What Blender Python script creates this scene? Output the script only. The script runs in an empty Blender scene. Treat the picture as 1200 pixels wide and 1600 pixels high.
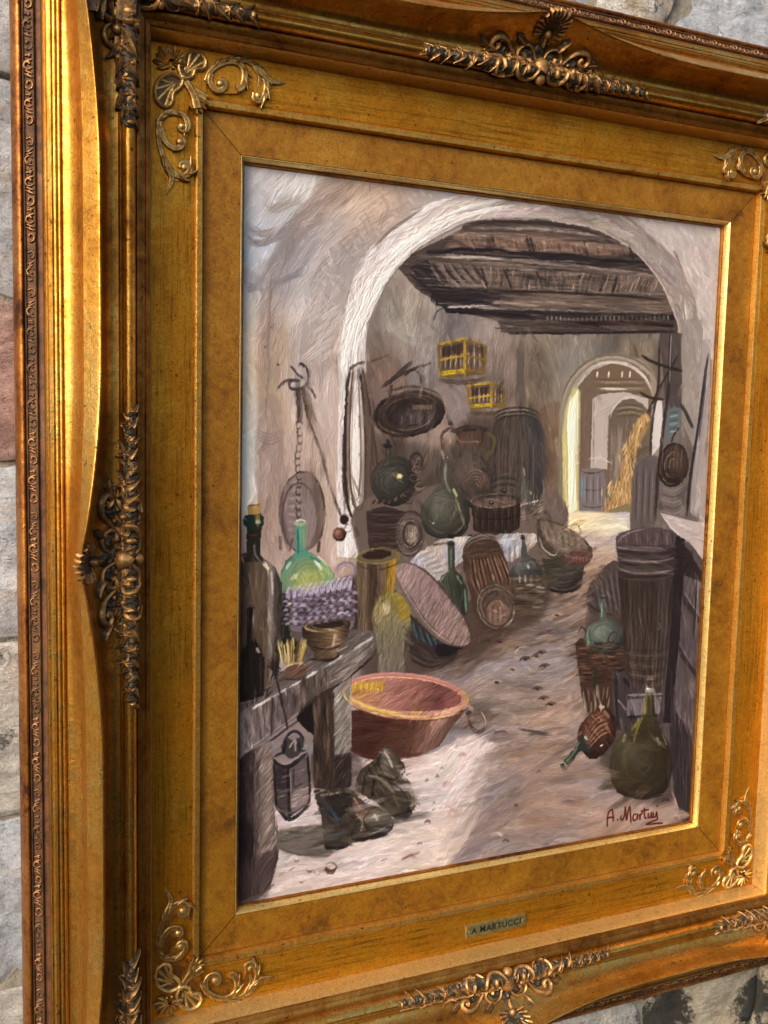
import bpy, math, random
import numpy as np
from mathutils import Matrix, Vector, noise
random.seed(5)
SC = bpy.context.scene
COL = SC.collection
BASE_Z = 1.45                      # height of the picture's middle above the ground
# working axes: x right, y up, z out of the wall  ->  Blender x, -z, y
def W3(p):
    p = np.asarray(p, float)
    return np.stack([p[..., 0], -p[..., 2], p[..., 1] + BASE_Z], -1)
CAM_F = 1500.869
CAM_C = np.array([-0.45527, 0.10566, 0.75947])
CAM_M = np.array([[0.9156515, 0.0171623, -0.4016064], [0.0220031, 0.9954504, 0.0927062], [0.4013703, -0.0937231, 0.9111080]])
SW, SH = .25, .312435              # half size of the sight opening
CW, CH, CZ = .2495, .3119, -.0092
# ---------------------------------------------------------------- camera
cam = bpy.data.cameras.new('camera'); co = bpy.data.objects.new('camera', cam); COL.objects.link(co)
cam.sensor_fit = 'VERTICAL'; cam.sensor_height = 36; cam.lens = 36 * CAM_F / 1600
cam.clip_start = .02; cam.clip_end = 100
_R = np.array([[1, 0, 0], [0, 0, -1], [0, 1, 0]]) @ CAM_M
_m = Matrix([list(r) + [0] for r in _R.tolist()] + [[0, 0, 0, 1]]); _m.translation = Vector(W3(CAM_C)); co.matrix_world = _m
SC.camera = co
# ---------------------------------------------------------------- daylight: bright haze, soft sun high on the left
SUN_DIR = Vector(W3([-.90, .60, .56]) - W3([0, 0, 0])).normalized()
sun_el = math.asin(SUN_DIR.z); sun_az = math.atan2(SUN_DIR.x, SUN_DIR.y)
w = bpy.data.worlds.new('World'); SC.world = w; w.use_nodes = True
nt = w.node_tree; bg = nt.nodes['Background']
sky = nt.nodes.new('ShaderNodeTexSky'); sky.sky_type = 'NISHITA'; sky.sun_disc = False
sky.sun_elevation = sun_el; sky.sun_rotation = sun_az % (2 * math.pi); sky.air_density = .7; sky.dust_density = 5.0; sky.ozone_density = 1.0
nt.links.new(sky.outputs[0], bg.inputs[0]); bg.inputs[1].default_value = .15
sl = bpy.data.lights.new('sun', 'SUN'); so = bpy.data.objects.new('sun', sl); COL.objects.link(so)
sl.energy = 1.4; sl.angle = math.radians(40); sl.color = (1, .95, .87)
so.rotation_euler = SUN_DIR.to_track_quat('Z', 'Y').to_euler(); so.location = Vector((-3, -3, 5))
SC.view_settings.view_transform = 'Standard'; SC.view_settings.look = 'None'; SC.view_settings.exposure = 0.47; SC.view_settings.gamma = 1
# ---------------------------------------------------------------- the painted picture
# pigment is laid as brush strokes into a grid of canvas points (colour and relief)
PW, PH = 800, 1000
rng = np.random.default_rng(7)
def _canvas_map():
    # drawing units -> canvas raster : plane homography of the sketch the strokes were measured on
    src = []; dst = []
    for u, v in ((0, 0), (1, 0), (1, 1), (0, 1)):
        X = (-CW + 2 * CW * u, CH - 2 * CH * v, CZ)
        q = (np.array(X) - CAM_C) @ CAM_M
        src.append((600 + CAM_F * q[0] / -q[2], 800 - CAM_F * q[1] / -q[2])); dst.append((u * PW, v * PH))
    A = []; B = []
    for (x, y), (X, Y) in zip(src, dst):
        A.append([x, y, 1, 0, 0, 0, -X * x, -X * y]); B.append(X)
        A.append([0, 0, 0, x, y, 1, -Y * x, -Y * y]); B.append(Y)
    return np.append(np.linalg.solve(np.array(A), np.array(B)), 1).reshape(3, 3)
HM = _canvas_map(); HI = np.linalg.inv(HM)
def MP(p):
    p = np.atleast_2d(np.asarray(p, float)); q = np.c_[p, np.ones(len(p))] @ HM.T
    return q[:, :2] / q[:, 2:]
_gy, _gx = np.mgrid[0:PH, 0:PW] + .5
_q = np.stack([_gx, _gy, np.ones_like(_gx)], -1) @ HI.T
PX = _q[..., 0] / _q[..., 2]; PY = _q[..., 1] / _q[..., 2]
PC = np.zeros((PH, PW, 3)); PZ = np.zeros((PH, PW))
def col(c): return np.array(c, float) / 255
def vnoise(h, w, sx, sy, seed=0):
    r = np.random.default_rng(seed); a = r.random((int(h / sy) + 3, int(w / sx) + 3))
    y = np.arange(h) / sy; x = np.arange(w) / sx
    yi = y.astype(int); xi = x.astype(int); fy = (y - yi)[:, None]; fx = (x - xi)[None]
    fy = fy * fy * (3 - 2 * fy); fx = fx * fx * (3 - 2 * fx)
    return (a[yi][:, xi] * (1 - fy) * (1 - fx) + a[yi][:, xi + 1] * (1 - fy) * fx + a[yi + 1][:, xi] * fy * (1 - fx) + a[yi + 1][:, xi + 1] * fy * fx)
BR = .5 * rng.random((256, 64)) + .5 * vnoise(256, 64, 1, 3, 5)      # bristle table [across, along]
def spl(pts, n=7, closed=False):
    p = np.asarray(pts, float)
    if len(p) < 3: return p
    q = np.vstack([p[-1:], p, p[:2]]) if closed else np.vstack([2 * p[:1] - p[1:2], p, 2 * p[-1:] - p[-2:-1]])
    t = np.linspace(0, 1, n, endpoint=False)[:, None]; out = []
    for i in range(len(q) - 3):
        a, b, c, d = q[i:i + 4]
        out.append(.5 * ((2 * b) + (c - a) * t + (2 * a - 5 * b + 4 * c - d) * t ** 2 + (3 * b - a - 3 * c + d) * t ** 3))
    r = np.vstack(out)
    return r if closed else np.vstack([r, p[-1:]])
def ellp(cx, cy, rx, ry, rot=0, a0=0, a1=360, n=40):
    t = np.radians(np.linspace(a0, a1, n, endpoint=(a1 - a0) < 360)); r = math.radians(rot)
    x = rx * np.cos(t); y = ry * np.sin(t)
    return np.c_[cx + x * math.cos(r) - y * math.sin(r), cy + x * math.sin(r) + y * math.cos(r)]
def pmask(pts, soft=0, jit=.5):
    R = MP(pts)
    if jit: R = R + rng.normal(0, jit, R.shape)
    x0 = max(int(R[:, 0].min()) - 2, 0); x1 = min(int(R[:, 0].max()) + 3, PW)
    y0 = max(int(R[:, 1].min()) - 2, 0); y1 = min(int(R[:, 1].max()) + 3, PH)
    if x1 <= x0 or y1 <= y0: return None
    m = np.zeros((y1 - y0, x1 - x0)); X = np.arange(x0, x1)
    A = R; B = np.roll(R, -1, 0)
    for j in range(y0, y1):
        for s in (.17, .5, .83):
            y = j + s; k = (A[:, 1] <= y) != (B[:, 1] <= y)
            if not k.any(): continue
            a = A[k]; b = B[k]; xs = np.sort(a[:, 0] + (y - a[:, 1]) / (b[:, 1] - a[:, 1]) * (b[:, 0] - a[:, 0]))
            for u, v in zip(xs[::2], xs[1::2]):
                m[j - y0] += (np.clip(X + 1 - u, 0, 1) - np.clip(X + 1 - v, 0, 1)) / 3
    for _ in range(int(soft)):
        p = np.pad(m, 1, mode='edge'); m = (p[:-2, 1:-1] + p[2:, 1:-1] + p[1:-1, :-2] + p[1:-1, 2:] + 2 * p[1:-1, 1:-1]) / 6
    return (slice(y0, y1), slice(x0, x1)), m
def stops(t, st):
    ts = [s[0] for s in st]; return np.stack([np.interp(t, ts, [s[1][i] / 255 for s in st]) for i in range(3)], -1)
def fill(pts, c=None, grad=None, rad=None, a=1., soft=0, jit=.5, sm=True, z=.5):
    """fill a shape: flat colour, linear gradient (x0,y0,x1,y1,stops) or radial (cx,cy,rx,ry,stops)"""
    if sm and len(pts) > 2: pts = spl(pts, 6, True)
    r = pmask(pts, soft, jit)
    if r is None: return None
    sl, m = r; X = PX[sl]; Y = PY[sl]
    if grad:
        gx0, gy0, gx1, gy1, st = grad; L = (gx1 - gx0) ** 2 + (gy1 - gy0) ** 2
        K = stops(((X - gx0) * (gx1 - gx0) + (Y - gy0) * (gy1 - gy0)) / L, st)
    elif rad:
        K = stops(np.hypot((X - rad[0]) / rad[2], (Y - rad[1]) / rad[3]), rad[4])
    else: K = col(c) + np.zeros(X.shape + (3,))
    w = (m * a)[..., None]; PC[sl] = PC[sl] * (1 - w) + K * w
    PZ[sl] = PZ[sl] * (1 - m * a) + z * .5 * m * a
    return r
REC = []
def stroke(pts, w, c, *r, **k):
    """a stroke that is remembered, so that fine accents can be restated over the worked surface"""
    _stroke(pts, w, c, *r, **k)
    if w <= 5 and REC is not None:
        P = np.asarray(pts, float); q = MP(P[[len(P) // 2, len(P) // 4, (3 * len(P)) // 4]]).astype(int); ok = [(v, u) for u, v in q if 0 <= u < PW and 0 <= v < PH]
        if ok: REC.append((P, w, c, r, k, ok, [PC[o].copy() for o in ok]))
def _stroke(pts, w, c, a=.9, br=.5, clip=None, sm=True, tap=.35, dc=.10, zz=1., n=5):
    """one brush stroke along drawing points, w = width; bristles streak colour, cover and relief"""
    P = np.asarray(pts, float)
    if sm and len(P) > 2: P = spl(P, n)
    R = MP(P)
    k = np.hypot(*(MP(P[:1] + [1, 0])[0] - MP(P[:1])[0])); k2 = np.hypot(*(MP(P[:1] + [0, 1])[0] - MP(P[:1])[0]))
    hw = w * .5 * math.sqrt(k * k2)
    x0 = max(int(R[:, 0].min() - hw - 1), 0); x1 = min(int(R[:, 0].max() + hw + 2), PW)
    y0 = max(int(R[:, 1].min() - hw - 1), 0); y1 = min(int(R[:, 1].max() + hw + 2), PH)
    if x1 <= x0 or y1 <= y0 or len(R) < 2: return
    X = _gx[y0:y1, x0:x1]; Y = _gy[y0:y1, x0:x1]
    A = R[:-1]; D = R[1:] - A; L = np.hypot(D[:, 0], D[:, 1]) + 1e-6; S = np.r_[0, np.cumsum(L)]
    best = np.full(X.shape, 1e9); dd = np.zeros(X.shape); ss = np.zeros(X.shape)
    for i in range(len(A)):
        ux, uy = D[i] / L[i]; rx = X - A[i, 0]; ry = Y - A[i, 1]
        t = np.clip(rx * ux + ry * uy, 0, L[i]); ex = rx - t * ux; ey = ry - t * uy; e = ex * ex + ey * ey
        q = e < best; best = np.where(q, e, best)
        dd = np.where(q, np.sign(ux * ry - uy * rx) * np.sqrt(e), dd); ss = np.where(q, S[i] + t, ss)
    T = S[-1]; o1 = rng.integers(0, 200); o2 = rng.random() * 60
    b = BR[(dd * 1.6 + 128 + o1).astype(int) % 256, (ss / 9 + o2).astype(int) % 64]
    en = np.clip(np.minimum(ss, T - ss) / (tap * T + .01) + .25, 0, 1) if tap else 1.
    width = hw * (.55 + .45 * en) if tap else hw
    m = np.clip(width - np.abs(dd) + .5, 0, 1)
    m = m * a * np.clip(1 - br + br * 2.2 * (b - .25), 0, 1)
    if tap: m = m * np.clip(en * 1.6 - .3 * b, 0, 1)
    if clip is not None:
        cs, cm = clip; g = np.zeros(X.shape)
        ya = max(y0, cs[0].start); yb = min(y1, cs[0].stop); xa = max(x0, cs[1].start); xb = min(x1, cs[1].stop)
        if yb <= ya or xb <= xa: return
        g[ya - y0:yb - y0, xa - x0:xb - x0] = cm[ya - cs[0].start:yb - cs[0].start, xa - cs[1].start:xb - cs[1].start]
        m = m * g
    c = col(c) if np.max(c) > 1.01 else np.asarray(c)
    K = c * (1 + dc * 2 * (b - .5))[..., None]
    m3 = m[..., None]; sl = (slice(y0, y1), slice(x0, x1))
    PC[sl] = PC[sl] * (1 - m3) + K * m3
    ridge = np.clip(1.2 - np.abs(np.abs(dd) - width + 1), 0, 1) * .5
    PZ[sl] = PZ[sl] * (1 - m) + zz * (b * .9 + ridge + .2) * m
def scum(r, ang, n, L, w, jc=10, a=.8, br=.6, cols=None, bend=.25, dc=.1, zz=1., shift=0):
    """work over a region r with n short strokes that pick up the colour lying under them"""
    if r is None: return
    sl, m = r; ys, xs = np.nonzero(m > .4)
    if len(ys) == 0: return
    for i in rng.integers(0, len(ys), n):
        gy = ys[i] + sl[0].start; gx = xs[i] + sl[1].start; x = PX[gy, gx]; y = PY[gy, gx]
        an = math.radians(ang(x, y) if callable(ang) else ang) + rng.normal(0, .16)
        l = L * rng.uniform(.5, 1.3); cx = math.cos(an) * l / 2; cy = math.sin(an) * l / 2
        bx = -cy * rng.normal(0, bend); by = cx * rng.normal(0, bend)
        c = PC[gy, gx].copy() if cols is None else col(cols[rng.integers(len(cols))])
        c = np.clip(c + rng.normal(0, jc / 255) + rng.normal(0, jc / 1300, 3) + shift / 255, .02, 1)
        _stroke([(x - cx, y - cy), (x + bx, y + by), (x + cx, y + cy)], w * rng.uniform(.6, 1.4), c, a, br, r, n=3, dc=dc, zz=zz)
def arc(cx, cy, rx, ry, a0, a1, w, c, rot=0, **k):
    stroke(ellp(cx, cy, rx, ry, rot, a0, a1, 14), w, c, sm=False, **k)
def lines(*ls):
    for p, w, c in ls: stroke(p, w, c, .93, .35, tap=.14)

def paint_picture():
    global PC, PZ
    full = [(340, 220), (1160, 320), (1110, 1320), (340, 1450)]
    # ---- walls
    fill(full, (176, 160, 152), sm=False, jit=0)
    rW = fill([(340, 220), (1160, 320), (1150, 700), (960, 900), (600, 1000), (340, 1100)], grad=(380, 300, 700, 900, [(0, (180, 166, 160)), (.5, (177, 160, 151)), (1, (168, 148, 140))]), sm=False)
    fill([(340, 230), (430, 255), (402, 420), (402, 600), (396, 780), (340, 800)], (206, 202, 192), soft=14)
    fill([(395, 262), (505, 268), (470, 330), (425, 400), (400, 390)], (206, 201, 199), soft=10)
    fill([(505, 280), (560, 300), (470, 380), (432, 470), (425, 620), (408, 700), (410, 470), (440, 370)], (160, 143, 134), soft=14, a=.75)
    fill([(440, 500), (475, 420), (530, 360), (560, 330), (600, 330), (520, 430), (500, 560), (510, 760), (470, 760), (430, 640)], (186, 168, 156), soft=12, a=.8)
    fill([(430, 520), (455, 500), (455, 660), (432, 660)], (184, 160, 140), soft=10, a=.8)
    fill([(408, 590), (432, 590), (432, 665), (412, 665)], (176, 160, 128), soft=8, a=.7)
    fill([(405, 640), (440, 640), (440, 840), (405, 840)], (160, 138, 128), soft=9, a=.7)
    fill([(500, 620), (530, 600), (535, 850), (510, 860)], (190, 174, 168), soft=8, a=.8)
    for pts_, w_, c_, a_ in (([(600, 296), (520, 318), (466, 368), (436, 430), (424, 520), (420, 640)], 30, (164, 148, 138), .45), ([(560, 290), (492, 322), (444, 372), (418, 440), (410, 540)], 12, (144, 128, 118), .42), ([(640, 308), (560, 330), (500, 384), (466, 460), (456, 560), (458, 680)], 26, (206, 192, 182), .55)):
        _stroke(pts_, w_, c_, a_, .5, tap=.2)
    def afield(x, y):
        if y < 560: return math.degrees(math.atan2(y - 640, x - 790)) + 90
        return 88
    scum(rW, afield, 1600, 46, 8, 9, .65, .75, dc=.16, zz=.9)
    clip_w = rW
    for i in range(90):   # radiating short strokes round the outside of the arch
        t = rng.uniform(190, 262); rr = rng.uniform(30, 70); cx, cy = 800, 565
        a = math.radians(t); x = cx + (265 + rr) * math.cos(a); y = cy + (262 + rr) * math.sin(a)
        d = rng.uniform(12, 26); c = (168, 154, 146) if rng.random() < .6 else (196, 184, 176)
        stroke([(x, y), (x + d * .4, y + d * .55)], 5, c, .6, .6)
    for i in range(34):
        t = rng.random(); x = 425 + 70 * t + rng.normal(0, 6); y = 300 - 25 * t + rng.normal(0, 14)
        stroke([(x, y + 14), (x + 8, y), (x + 16, y - 16)], 4, (222, 221, 222), .8, .5)
    for (cx, cy, s, c) in ((440, 320, 1, (176, 165, 158)), (425, 360, 1.3, (160, 146, 138)), (415, 375, 1, (152, 137, 130)), (412, 445, 1.3, (158, 148, 144)), (440, 435, 1, (146, 134, 128))):
        for k in range(9):
            q = rng.normal(0, 3); stroke([(cx - 30 * s, cy - 10 * s + k * 2.2), (cx - 8 * s, cy + 6 + q), (cx + 34 * s, cy - 6 - k * 2)], 3.5, c, .75, .6)
    fill([(383, 420), (384, 450), (440, 460), (440, 452)], (150, 138, 134), a=.4, soft=3)
    lines(([(424, 430), (420, 500), (418, 560)], 5, (142, 127, 120)), ([(421, 560), (416, 610), (414, 655)], 4, (146, 128, 122)))
    for k in range(4): stroke([(402, 672 + k * 5), (420, 680 + k * 5), (440, 672 + k * 5)], 2.5, (140, 120, 112), .7, .5)
    for x, y in ((421, 509), (413, 542), (433, 568)): stroke([(x, y), (x + 3, y + 3)], 4, (110, 92, 84), .9, .2)
    for i in range(30):
        x = rng.uniform(480, 528); y = rng.uniform(480, 560)
        stroke([(x - 14, y + 10), (x + 10, y - 8)], 3, (204, 190, 182), .6, .6)
    # ---- room seen through the arch
    inner = [(571, 870), (571, 543), (577, 500), (600, 450), (630, 410), (670, 377), (720, 352), (773, 342), (840, 342), (900, 350), (953, 367), (993, 393), (1020, 423), (1040, 457), (1057, 500), (1064, 540), (1066, 640), (1066, 860)]
    def mottle(r, sx, sy, amp, seed, tint=(1, .97, .93)):
        sl, m = r; v = (vnoise(PH, PW, sx, sy, seed) * .6 + vnoise(PH, PW, sx / 3, sy / 3, seed + 1) * .4)[sl] - .5
        h = vnoise(PH, PW, sx * 1.4, sy * 1.4, seed + 2)[sl][..., None]; K = PC[sl] * (1 + 2 * amp * v[..., None]) * (1 + (h - .5) * .16 * (np.array(tint) - .965) / .035)
        PC[sl] = PC[sl] * (1 - m[..., None]) + K * m[..., None]
    mottle(rW, 70, 90, .07, 31)
    rI = fill(inner + [(1062, 1000), (571, 1000)], grad=(572, 450, 900, 850, [(0, (150, 139, 130)), (.35, (138, 122, 112)), (.7, (118, 102, 92)), (1, (112, 98, 90))]), sm=False)
    fill([(575, 560), (620, 560), (640, 640), (600, 760), (575, 760)], (134, 108, 94), soft=8, a=.8)
    fill([(600, 470), (680, 470), (680, 520), (640, 540), (600, 540)], (158, 149, 138), soft=9, a=.7)
    fill([(640, 650), (700, 600), (730, 660), (690, 720), (640, 760)], (158, 138, 126), soft=9, a=.9)
    fill([(805, 520), (1066, 520), (1066, 600), (900, 600), (860, 760), (820, 700)], (134, 121, 107), sm=False, soft=3)
    fill([(835, 660), (885, 640), (885, 820), (835, 820)], (122, 104, 90), soft=7)
    mottle(rI, 46, 60, .20, 41)
    scum(rI, 88, 1000, 32, 6, 11, .7, .7, dc=.16, zz=.9)
    fill([(808, 545), (818, 540), (820, 650), (806, 650)], (108, 95, 88), soft=2, a=.8)
    fill([(700, 600), (730, 604), (732, 664), (704, 660)], (138, 126, 124), soft=3, a=.8)
    # ceiling
    ceil = [(622, 420), (645, 396), (690, 372), (735, 352), (775, 343), (840, 343), (900, 351), (953, 368), (993, 394), (1020, 424), (1040, 458), (1056, 500), (1058, 520), (782, 520), (778, 502), (700, 486), (682, 470), (650, 452)]
    rC = fill(ceil, (98, 83, 75), sm=False)
    fill([(722, 352), (960, 352), (980, 380), (860, 362), (720, 366)], (98, 83, 76), sm=False)
    fill([(715, 364), (860, 366), (990, 384), (1004, 400), (860, 394), (720, 390), (690, 388)], (138, 112, 97), sm=False)
    fill([(668, 392), (720, 386), (860, 394), (1010, 408), (1016, 420), (860, 412), (720, 402), (664, 402)], (62, 51, 52), sm=False)
    fill([(660, 408), (740, 408), (1025, 430), (1040, 462), (740, 452), (690, 452), (640, 430)], (122, 105, 94), sm=False)
    fill([(690, 452), (740, 452), (1042, 464), (1052, 490), (740, 478), (692, 474)], (120, 102, 90), sm=False)
    fill([(678, 452), (700, 447), (780, 452), (782, 480), (700, 482), (680, 474)], (62, 53, 55), sm=False)
    fill([(696, 482), (780, 483), (1052, 492), (1056, 500), (780, 494), (698, 488)], (56, 46, 48), sm=False)
    fill([(784, 494), (1056, 506), (1057, 521), (795, 522), (782, 510)], (98, 84, 78), sm=False)
    fill([(866, 500), (1052, 505), (1052, 511), (866, 507)], (66, 44, 40), sm=False)
    fill([(640, 418), (668, 405), (700, 440), (690, 455), (660, 446)], (66, 57, 58), sm=False)
    scum(rC, lambda x, y: 3 + (x - 700) * .012, 420, 44, 4.5, 8, .6, .6, zz=.8)
    for x in np.arange(722, 990, 7.5):    # tiles between the rafters
        y = 372 + (x - 722) * .07; stroke([(x, y), (x + 4, y + 10)], 4, [(146, 106, 84), (128, 104, 92), (92, 74, 68)][rng.integers(3)], .8, .4)
    for x in (760, 766, 822, 828, 912, 983): stroke([(x, 362 + (x - 740) * .08), (x + 7, 388 + (x - 740) * .08)], 5, (62, 50, 48), .9, .3)
    for x in np.arange(745, 1010, 8):
        y = 424 + (x - 745) * .07; stroke([(x, y), (x + rng.uniform(-6, 4), y + 22)], 4, [(132, 114, 98), (112, 96, 86), (80, 66, 60)][rng.integers(3)], .8, .5)
    for x, d in ((752, 10), (786, 14), (838, 10), (906, -6), (965, -10), (945, -10), (925, -10)): stroke([(x, 416 + (x - 745) * .06), (x + d, 450 + (x - 745) * .06)], 5, (58, 47, 46), .9, .3)
    for x in np.arange(672, 745, 15): stroke([(x, 412), (x + 10, 428), (x + 26, 446)], 4, (134, 122, 116), .8, .5); stroke([(x + 5, 412), (x + 16, 428), (x + 32, 444)], 4, (52, 42, 44), .8, .3)
    for i in range(120):
        x = rng.uniform(650, 1020); y = rng.uniform(355, 515); l = rng.uniform(25, 70); _stroke([(x - l, y - l * .045), (x, y), (x + l, y + l * .055)], rng.uniform(1.6, 3.4), [(132, 116, 106), (50, 42, 42), (110, 92, 80), (70, 58, 54), (150, 134, 124)][rng.integers(5)], .7, .6, rC, dc=.15)
    lines(([(720, 350), (800, 346), (900, 356), (975, 384)], 5, (74, 60, 56)), ([(738, 357), (830, 358), (930, 368), (975, 382)], 4, (152, 138, 130)), ([(728, 366), (800, 366)], 3, (130, 112, 104)),
          ([(655, 404), (700, 399), (775, 404), (900, 416), (1028, 432)], 5, (146, 131, 124)), ([(690, 402), (740, 401), (780, 405)], 2.5, (186, 174, 168)),
          ([(670, 398), (720, 388), (780, 392), (1000, 410)], 4, (48, 38, 40)), ([(770, 455), (900, 458), (1040, 468)], 4, (62, 50, 48)),
          ([(768, 473), (800, 474), (840, 478)], 3.5, (150, 134, 118)), ([(700, 480), (740, 479), (775, 482)], 4, (206, 192, 188)), ([(775, 482), (860, 484), (950, 487), (1040, 490)], 3, (138, 124, 116)),
          ([(700, 487), (760, 489), (830, 492)], 3.5, (44, 36, 40)), ([(795, 519), (900, 520), (1056, 518)], 4, (60, 50, 48)), ([(680, 458), (676, 468), (684, 477)], 5, (48, 40, 44)))
    for x in np.arange(855, 1050, 7): stroke([(x, 493), (x, 501)], 3, (142, 128, 116), .8, .3)
    lines(([(678, 500), (684, 486), (694, 482)], 2, (70, 60, 58)), ([(640, 428), (668, 450), (690, 462)], 5, (60, 50, 50)))
    # the white arch itself
    outer = [(528, 870), (528, 543), (537, 483), (557, 423), (583, 383), (618, 352), (653, 328), (703, 308), (770, 300), (850, 303), (915, 312), (973, 337), (1023, 372), (1060, 412), (1083, 460), (1093, 507), (1097, 560), (1098, 640), (1098, 860)]
    outer_c = spl(outer, 6); inner_c = spl(inner, 6)
    rA = fill(np.vstack([outer_c, inner_c[::-1]]), grad=(560, 600, 1080, 480, [(0, (216, 210, 208)), (.25, (212, 204, 200)), (.55, (190, 178, 172)), (.75, (160, 147, 140)), (1, (152, 142, 136))]), sm=False)
    def aarc(x, y): return 90 if y > 575 else math.degrees(math.atan2((y - 590) , (x - 812))) + 90
    scum(rA, aarc, 560, 60, 4.5, 16, .8, .6, dc=.16, zz=1.6)
    for i in range(70):
        t = math.radians(rng.uniform(186, 262)); rr = rng.uniform(.92, .99); d = .12
        p = [(815 + 282 * rr * math.cos(t + k * d), 590 + 285 * rr * math.sin(t + k * d)) for k in (-1, 0, 1)]
        stroke(p, 3.5, (236, 230, 226), .75, .7, rA, zz=2)
    for i in range(14): stroke([(rng.uniform(540, 566), rng.uniform(590, 700)), (rng.uniform(545, 566), rng.uniform(740, 860))], 4, (232, 226, 222), .7, .7, zz=1.6)
    stroke([(585, 384), (555, 428), (536, 490), (528, 550), (529, 640)], 4, (128, 114, 108), .55, .6)
    stroke([(660, 326), (612, 358), (582, 388)], 5, (120, 106, 100), .7, .5)
    stroke(inner_c[30:108], 3, (196, 184, 176), .8, .5, sm=False); stroke(inner_c[10:55], 2.5, (96, 80, 74), .6, .5, sm=False)
    stroke(outer_c[60:105], 4, (136, 122, 117), .7, .5, sm=False)
    stroke([(1018, 366), (1056, 408), (1080, 456), (1092, 505)], 3, (158, 128, 120), .6, .5)
    rR = fill([(975, 330), (1160, 330), (1150, 560), (1098, 560), (1093, 505), (1082, 458), (1058, 408), (1022, 370)], (184, 174, 170), sm=False, soft=1)
    scum(rR, lambda x, y: 60 + (y - 350) * .2, 220, 26, 6, 9, .7, .7, zz=1.2)
    stroke([(1052, 392), (1062, 412), (1068, 430)], 2.5, (92, 84, 88), .8, .3)
    # corridor arch beyond
    fill([(872, 800), (872, 700), (877, 620), (895, 582), (922, 560), (960, 551), (1000, 560), (1022, 584), (1030, 640), (1030, 800)], (150, 138, 122), sm=False)
    for k in range(5): arc(958, 640, 82 - k * 4, 86 - k * 4, 182, 330, 4, [(120, 106, 88), (166, 154, 138), (140, 126, 112), (176, 166, 152), (196, 188, 178)][k], a=.85, br=.5)
    fill([(888, 808), (888, 665), (900, 608), (925, 580), (957, 566), (990, 568), (1015, 588), (1022, 640), (1022, 808)], (128, 108, 88), sm=False)
    arc(957, 622, 62, 56, 230, 352, 5, (208, 200, 192), br=.5)
    for k in range(7): stroke([(925 + k * 2, 592 + k * 5), (1010, 592 + k * 5)], 3, [(120, 100, 82), (156, 138, 118)][k % 2], .7, .5)
    for x in (932, 950, 971, 984): stroke([(x, 590), (x + 1, 580)], 3, (226, 214, 186), .9, .2)
    stroke([(938, 607), (980, 608)], 3, (212, 200, 186), .9, .3)
    fill([(903, 612), (928, 606), (928, 735), (903, 800)], (128, 106, 92), sm=False)
    fill([(926, 622), (940, 614), (975, 612), (1012, 622), (1012, 640), (985, 620), (962, 628), (952, 650), (948, 735), (924, 735)], (184, 172, 164), sm=False)
    fill([(952, 735), (952, 650), (962, 630), (985, 620), (1005, 630), (1010, 660), (1008, 790), (950, 790)], (122, 106, 92), sm=False)
    for k in range(5): stroke([(962, 634 + k * 4), (985, 632 + k * 4), (1005, 636 + k * 4)], 2.5, [(104, 88, 70), (160, 140, 110)][k % 2], .7, .5)
    arc(984, 655, 30, 34, 185, 300, 3, (206, 198, 190))
    for k in range(12): stroke([(953 + rng.uniform(0, 20), 660 + rng.uniform(0, 20)), (953 + rng.uniform(0, 20), 730 + rng.uniform(0, 40))], 4, (146, 132, 122), .6, .6)
    fill([(880, 812), (878, 690), (884, 640), (896, 605), (906, 610), (905, 800)], (196, 186, 132), sm=False, soft=3); fill([(887, 806), (887, 668), (892, 628), (902, 606), (903, 640), (902, 795)], (242, 236, 204), sm=False, z=1)
    for k in range(14): stroke([(rng.uniform(888, 900), rng.uniform(620, 660)), (rng.uniform(888, 900), rng.uniform(700, 800))], 3.5, (244, 240, 222), .8, .6, zz=1.8)
    stroke([(884, 670), (882, 740), (886, 812)], 6, (206, 200, 132), .85, .4); stroke([(899, 700), (902, 790)], 2.5, (222, 206, 140), .8, .4)
    stroke([(878, 820), (874, 740), (876, 660)], 5, (122, 112, 84), .7, .5)
    for x in (908, 914, 921, 928): stroke([(x, 612), (x, 735)], 3, (128, 108, 94), .6, .6)
    rB = fill([(908, 740), (916, 733), (938, 733), (945, 742), (945, 796), (908, 798)], (128, 118, 118))
    stroke([(911, 745), (911, 780)], 3.5, (110, 140, 168), .9, .4)
    for k in range(3): arc(927, 735 + k * 26, 17, 5, 0, 180, 2, (84, 74, 78))
    for k in range(9): stroke([(914 + k * 3.4, 742), (914 + k * 3.4, 788)], 1.8, [(150, 140, 142), (104, 94, 96), (132, 112, 120)][k % 3], .7, .4)
    fill([(1010, 650), (995, 656), (985, 690), (972, 730), (958, 775), (948, 800), (985, 800), (988, 750), (996, 700), (1012, 668)], (168, 134, 88), soft=4)
    for i in range(420):    # hay
        t = rng.random(); cx = np.interp(t, [0, .15, .35, .7, 1], [1008, 993, 985, 973, 962]); wd = np.interp(t, [0, .2, 1], [6, 8, 20])
        x = cx + rng.normal(0, wd * .5); y = 652 + t * 150
        stroke([(x, y - 7), (x + rng.normal(0, 3), y + 7)], 2.6, [(190, 152, 100), (166, 128, 80), (208, 180, 130), (140, 108, 70), (178, 140, 96)][rng.integers(5)], .85, .4, zz=1.5)
    stroke([(1016, 655), (1000, 665), (988, 700)], 3, (228, 206, 150), .8, .4)
    fill([(950, 800), (985, 790), (982, 822), (958, 824)], (138, 124, 92))
    # right side of the passage
    rG = fill([(990, 830), (985, 770), (992, 722), (1008, 712), (1030, 712), (1032, 640), (1066, 600), (1082, 560), (1112, 560), (1100, 825), (1060, 835)], (120, 109, 104), sm=False, soft=1)
    fill([(1018, 632), (1034, 622), (1036, 690), (1018, 713)], (204, 198, 194), sm=False)
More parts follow.
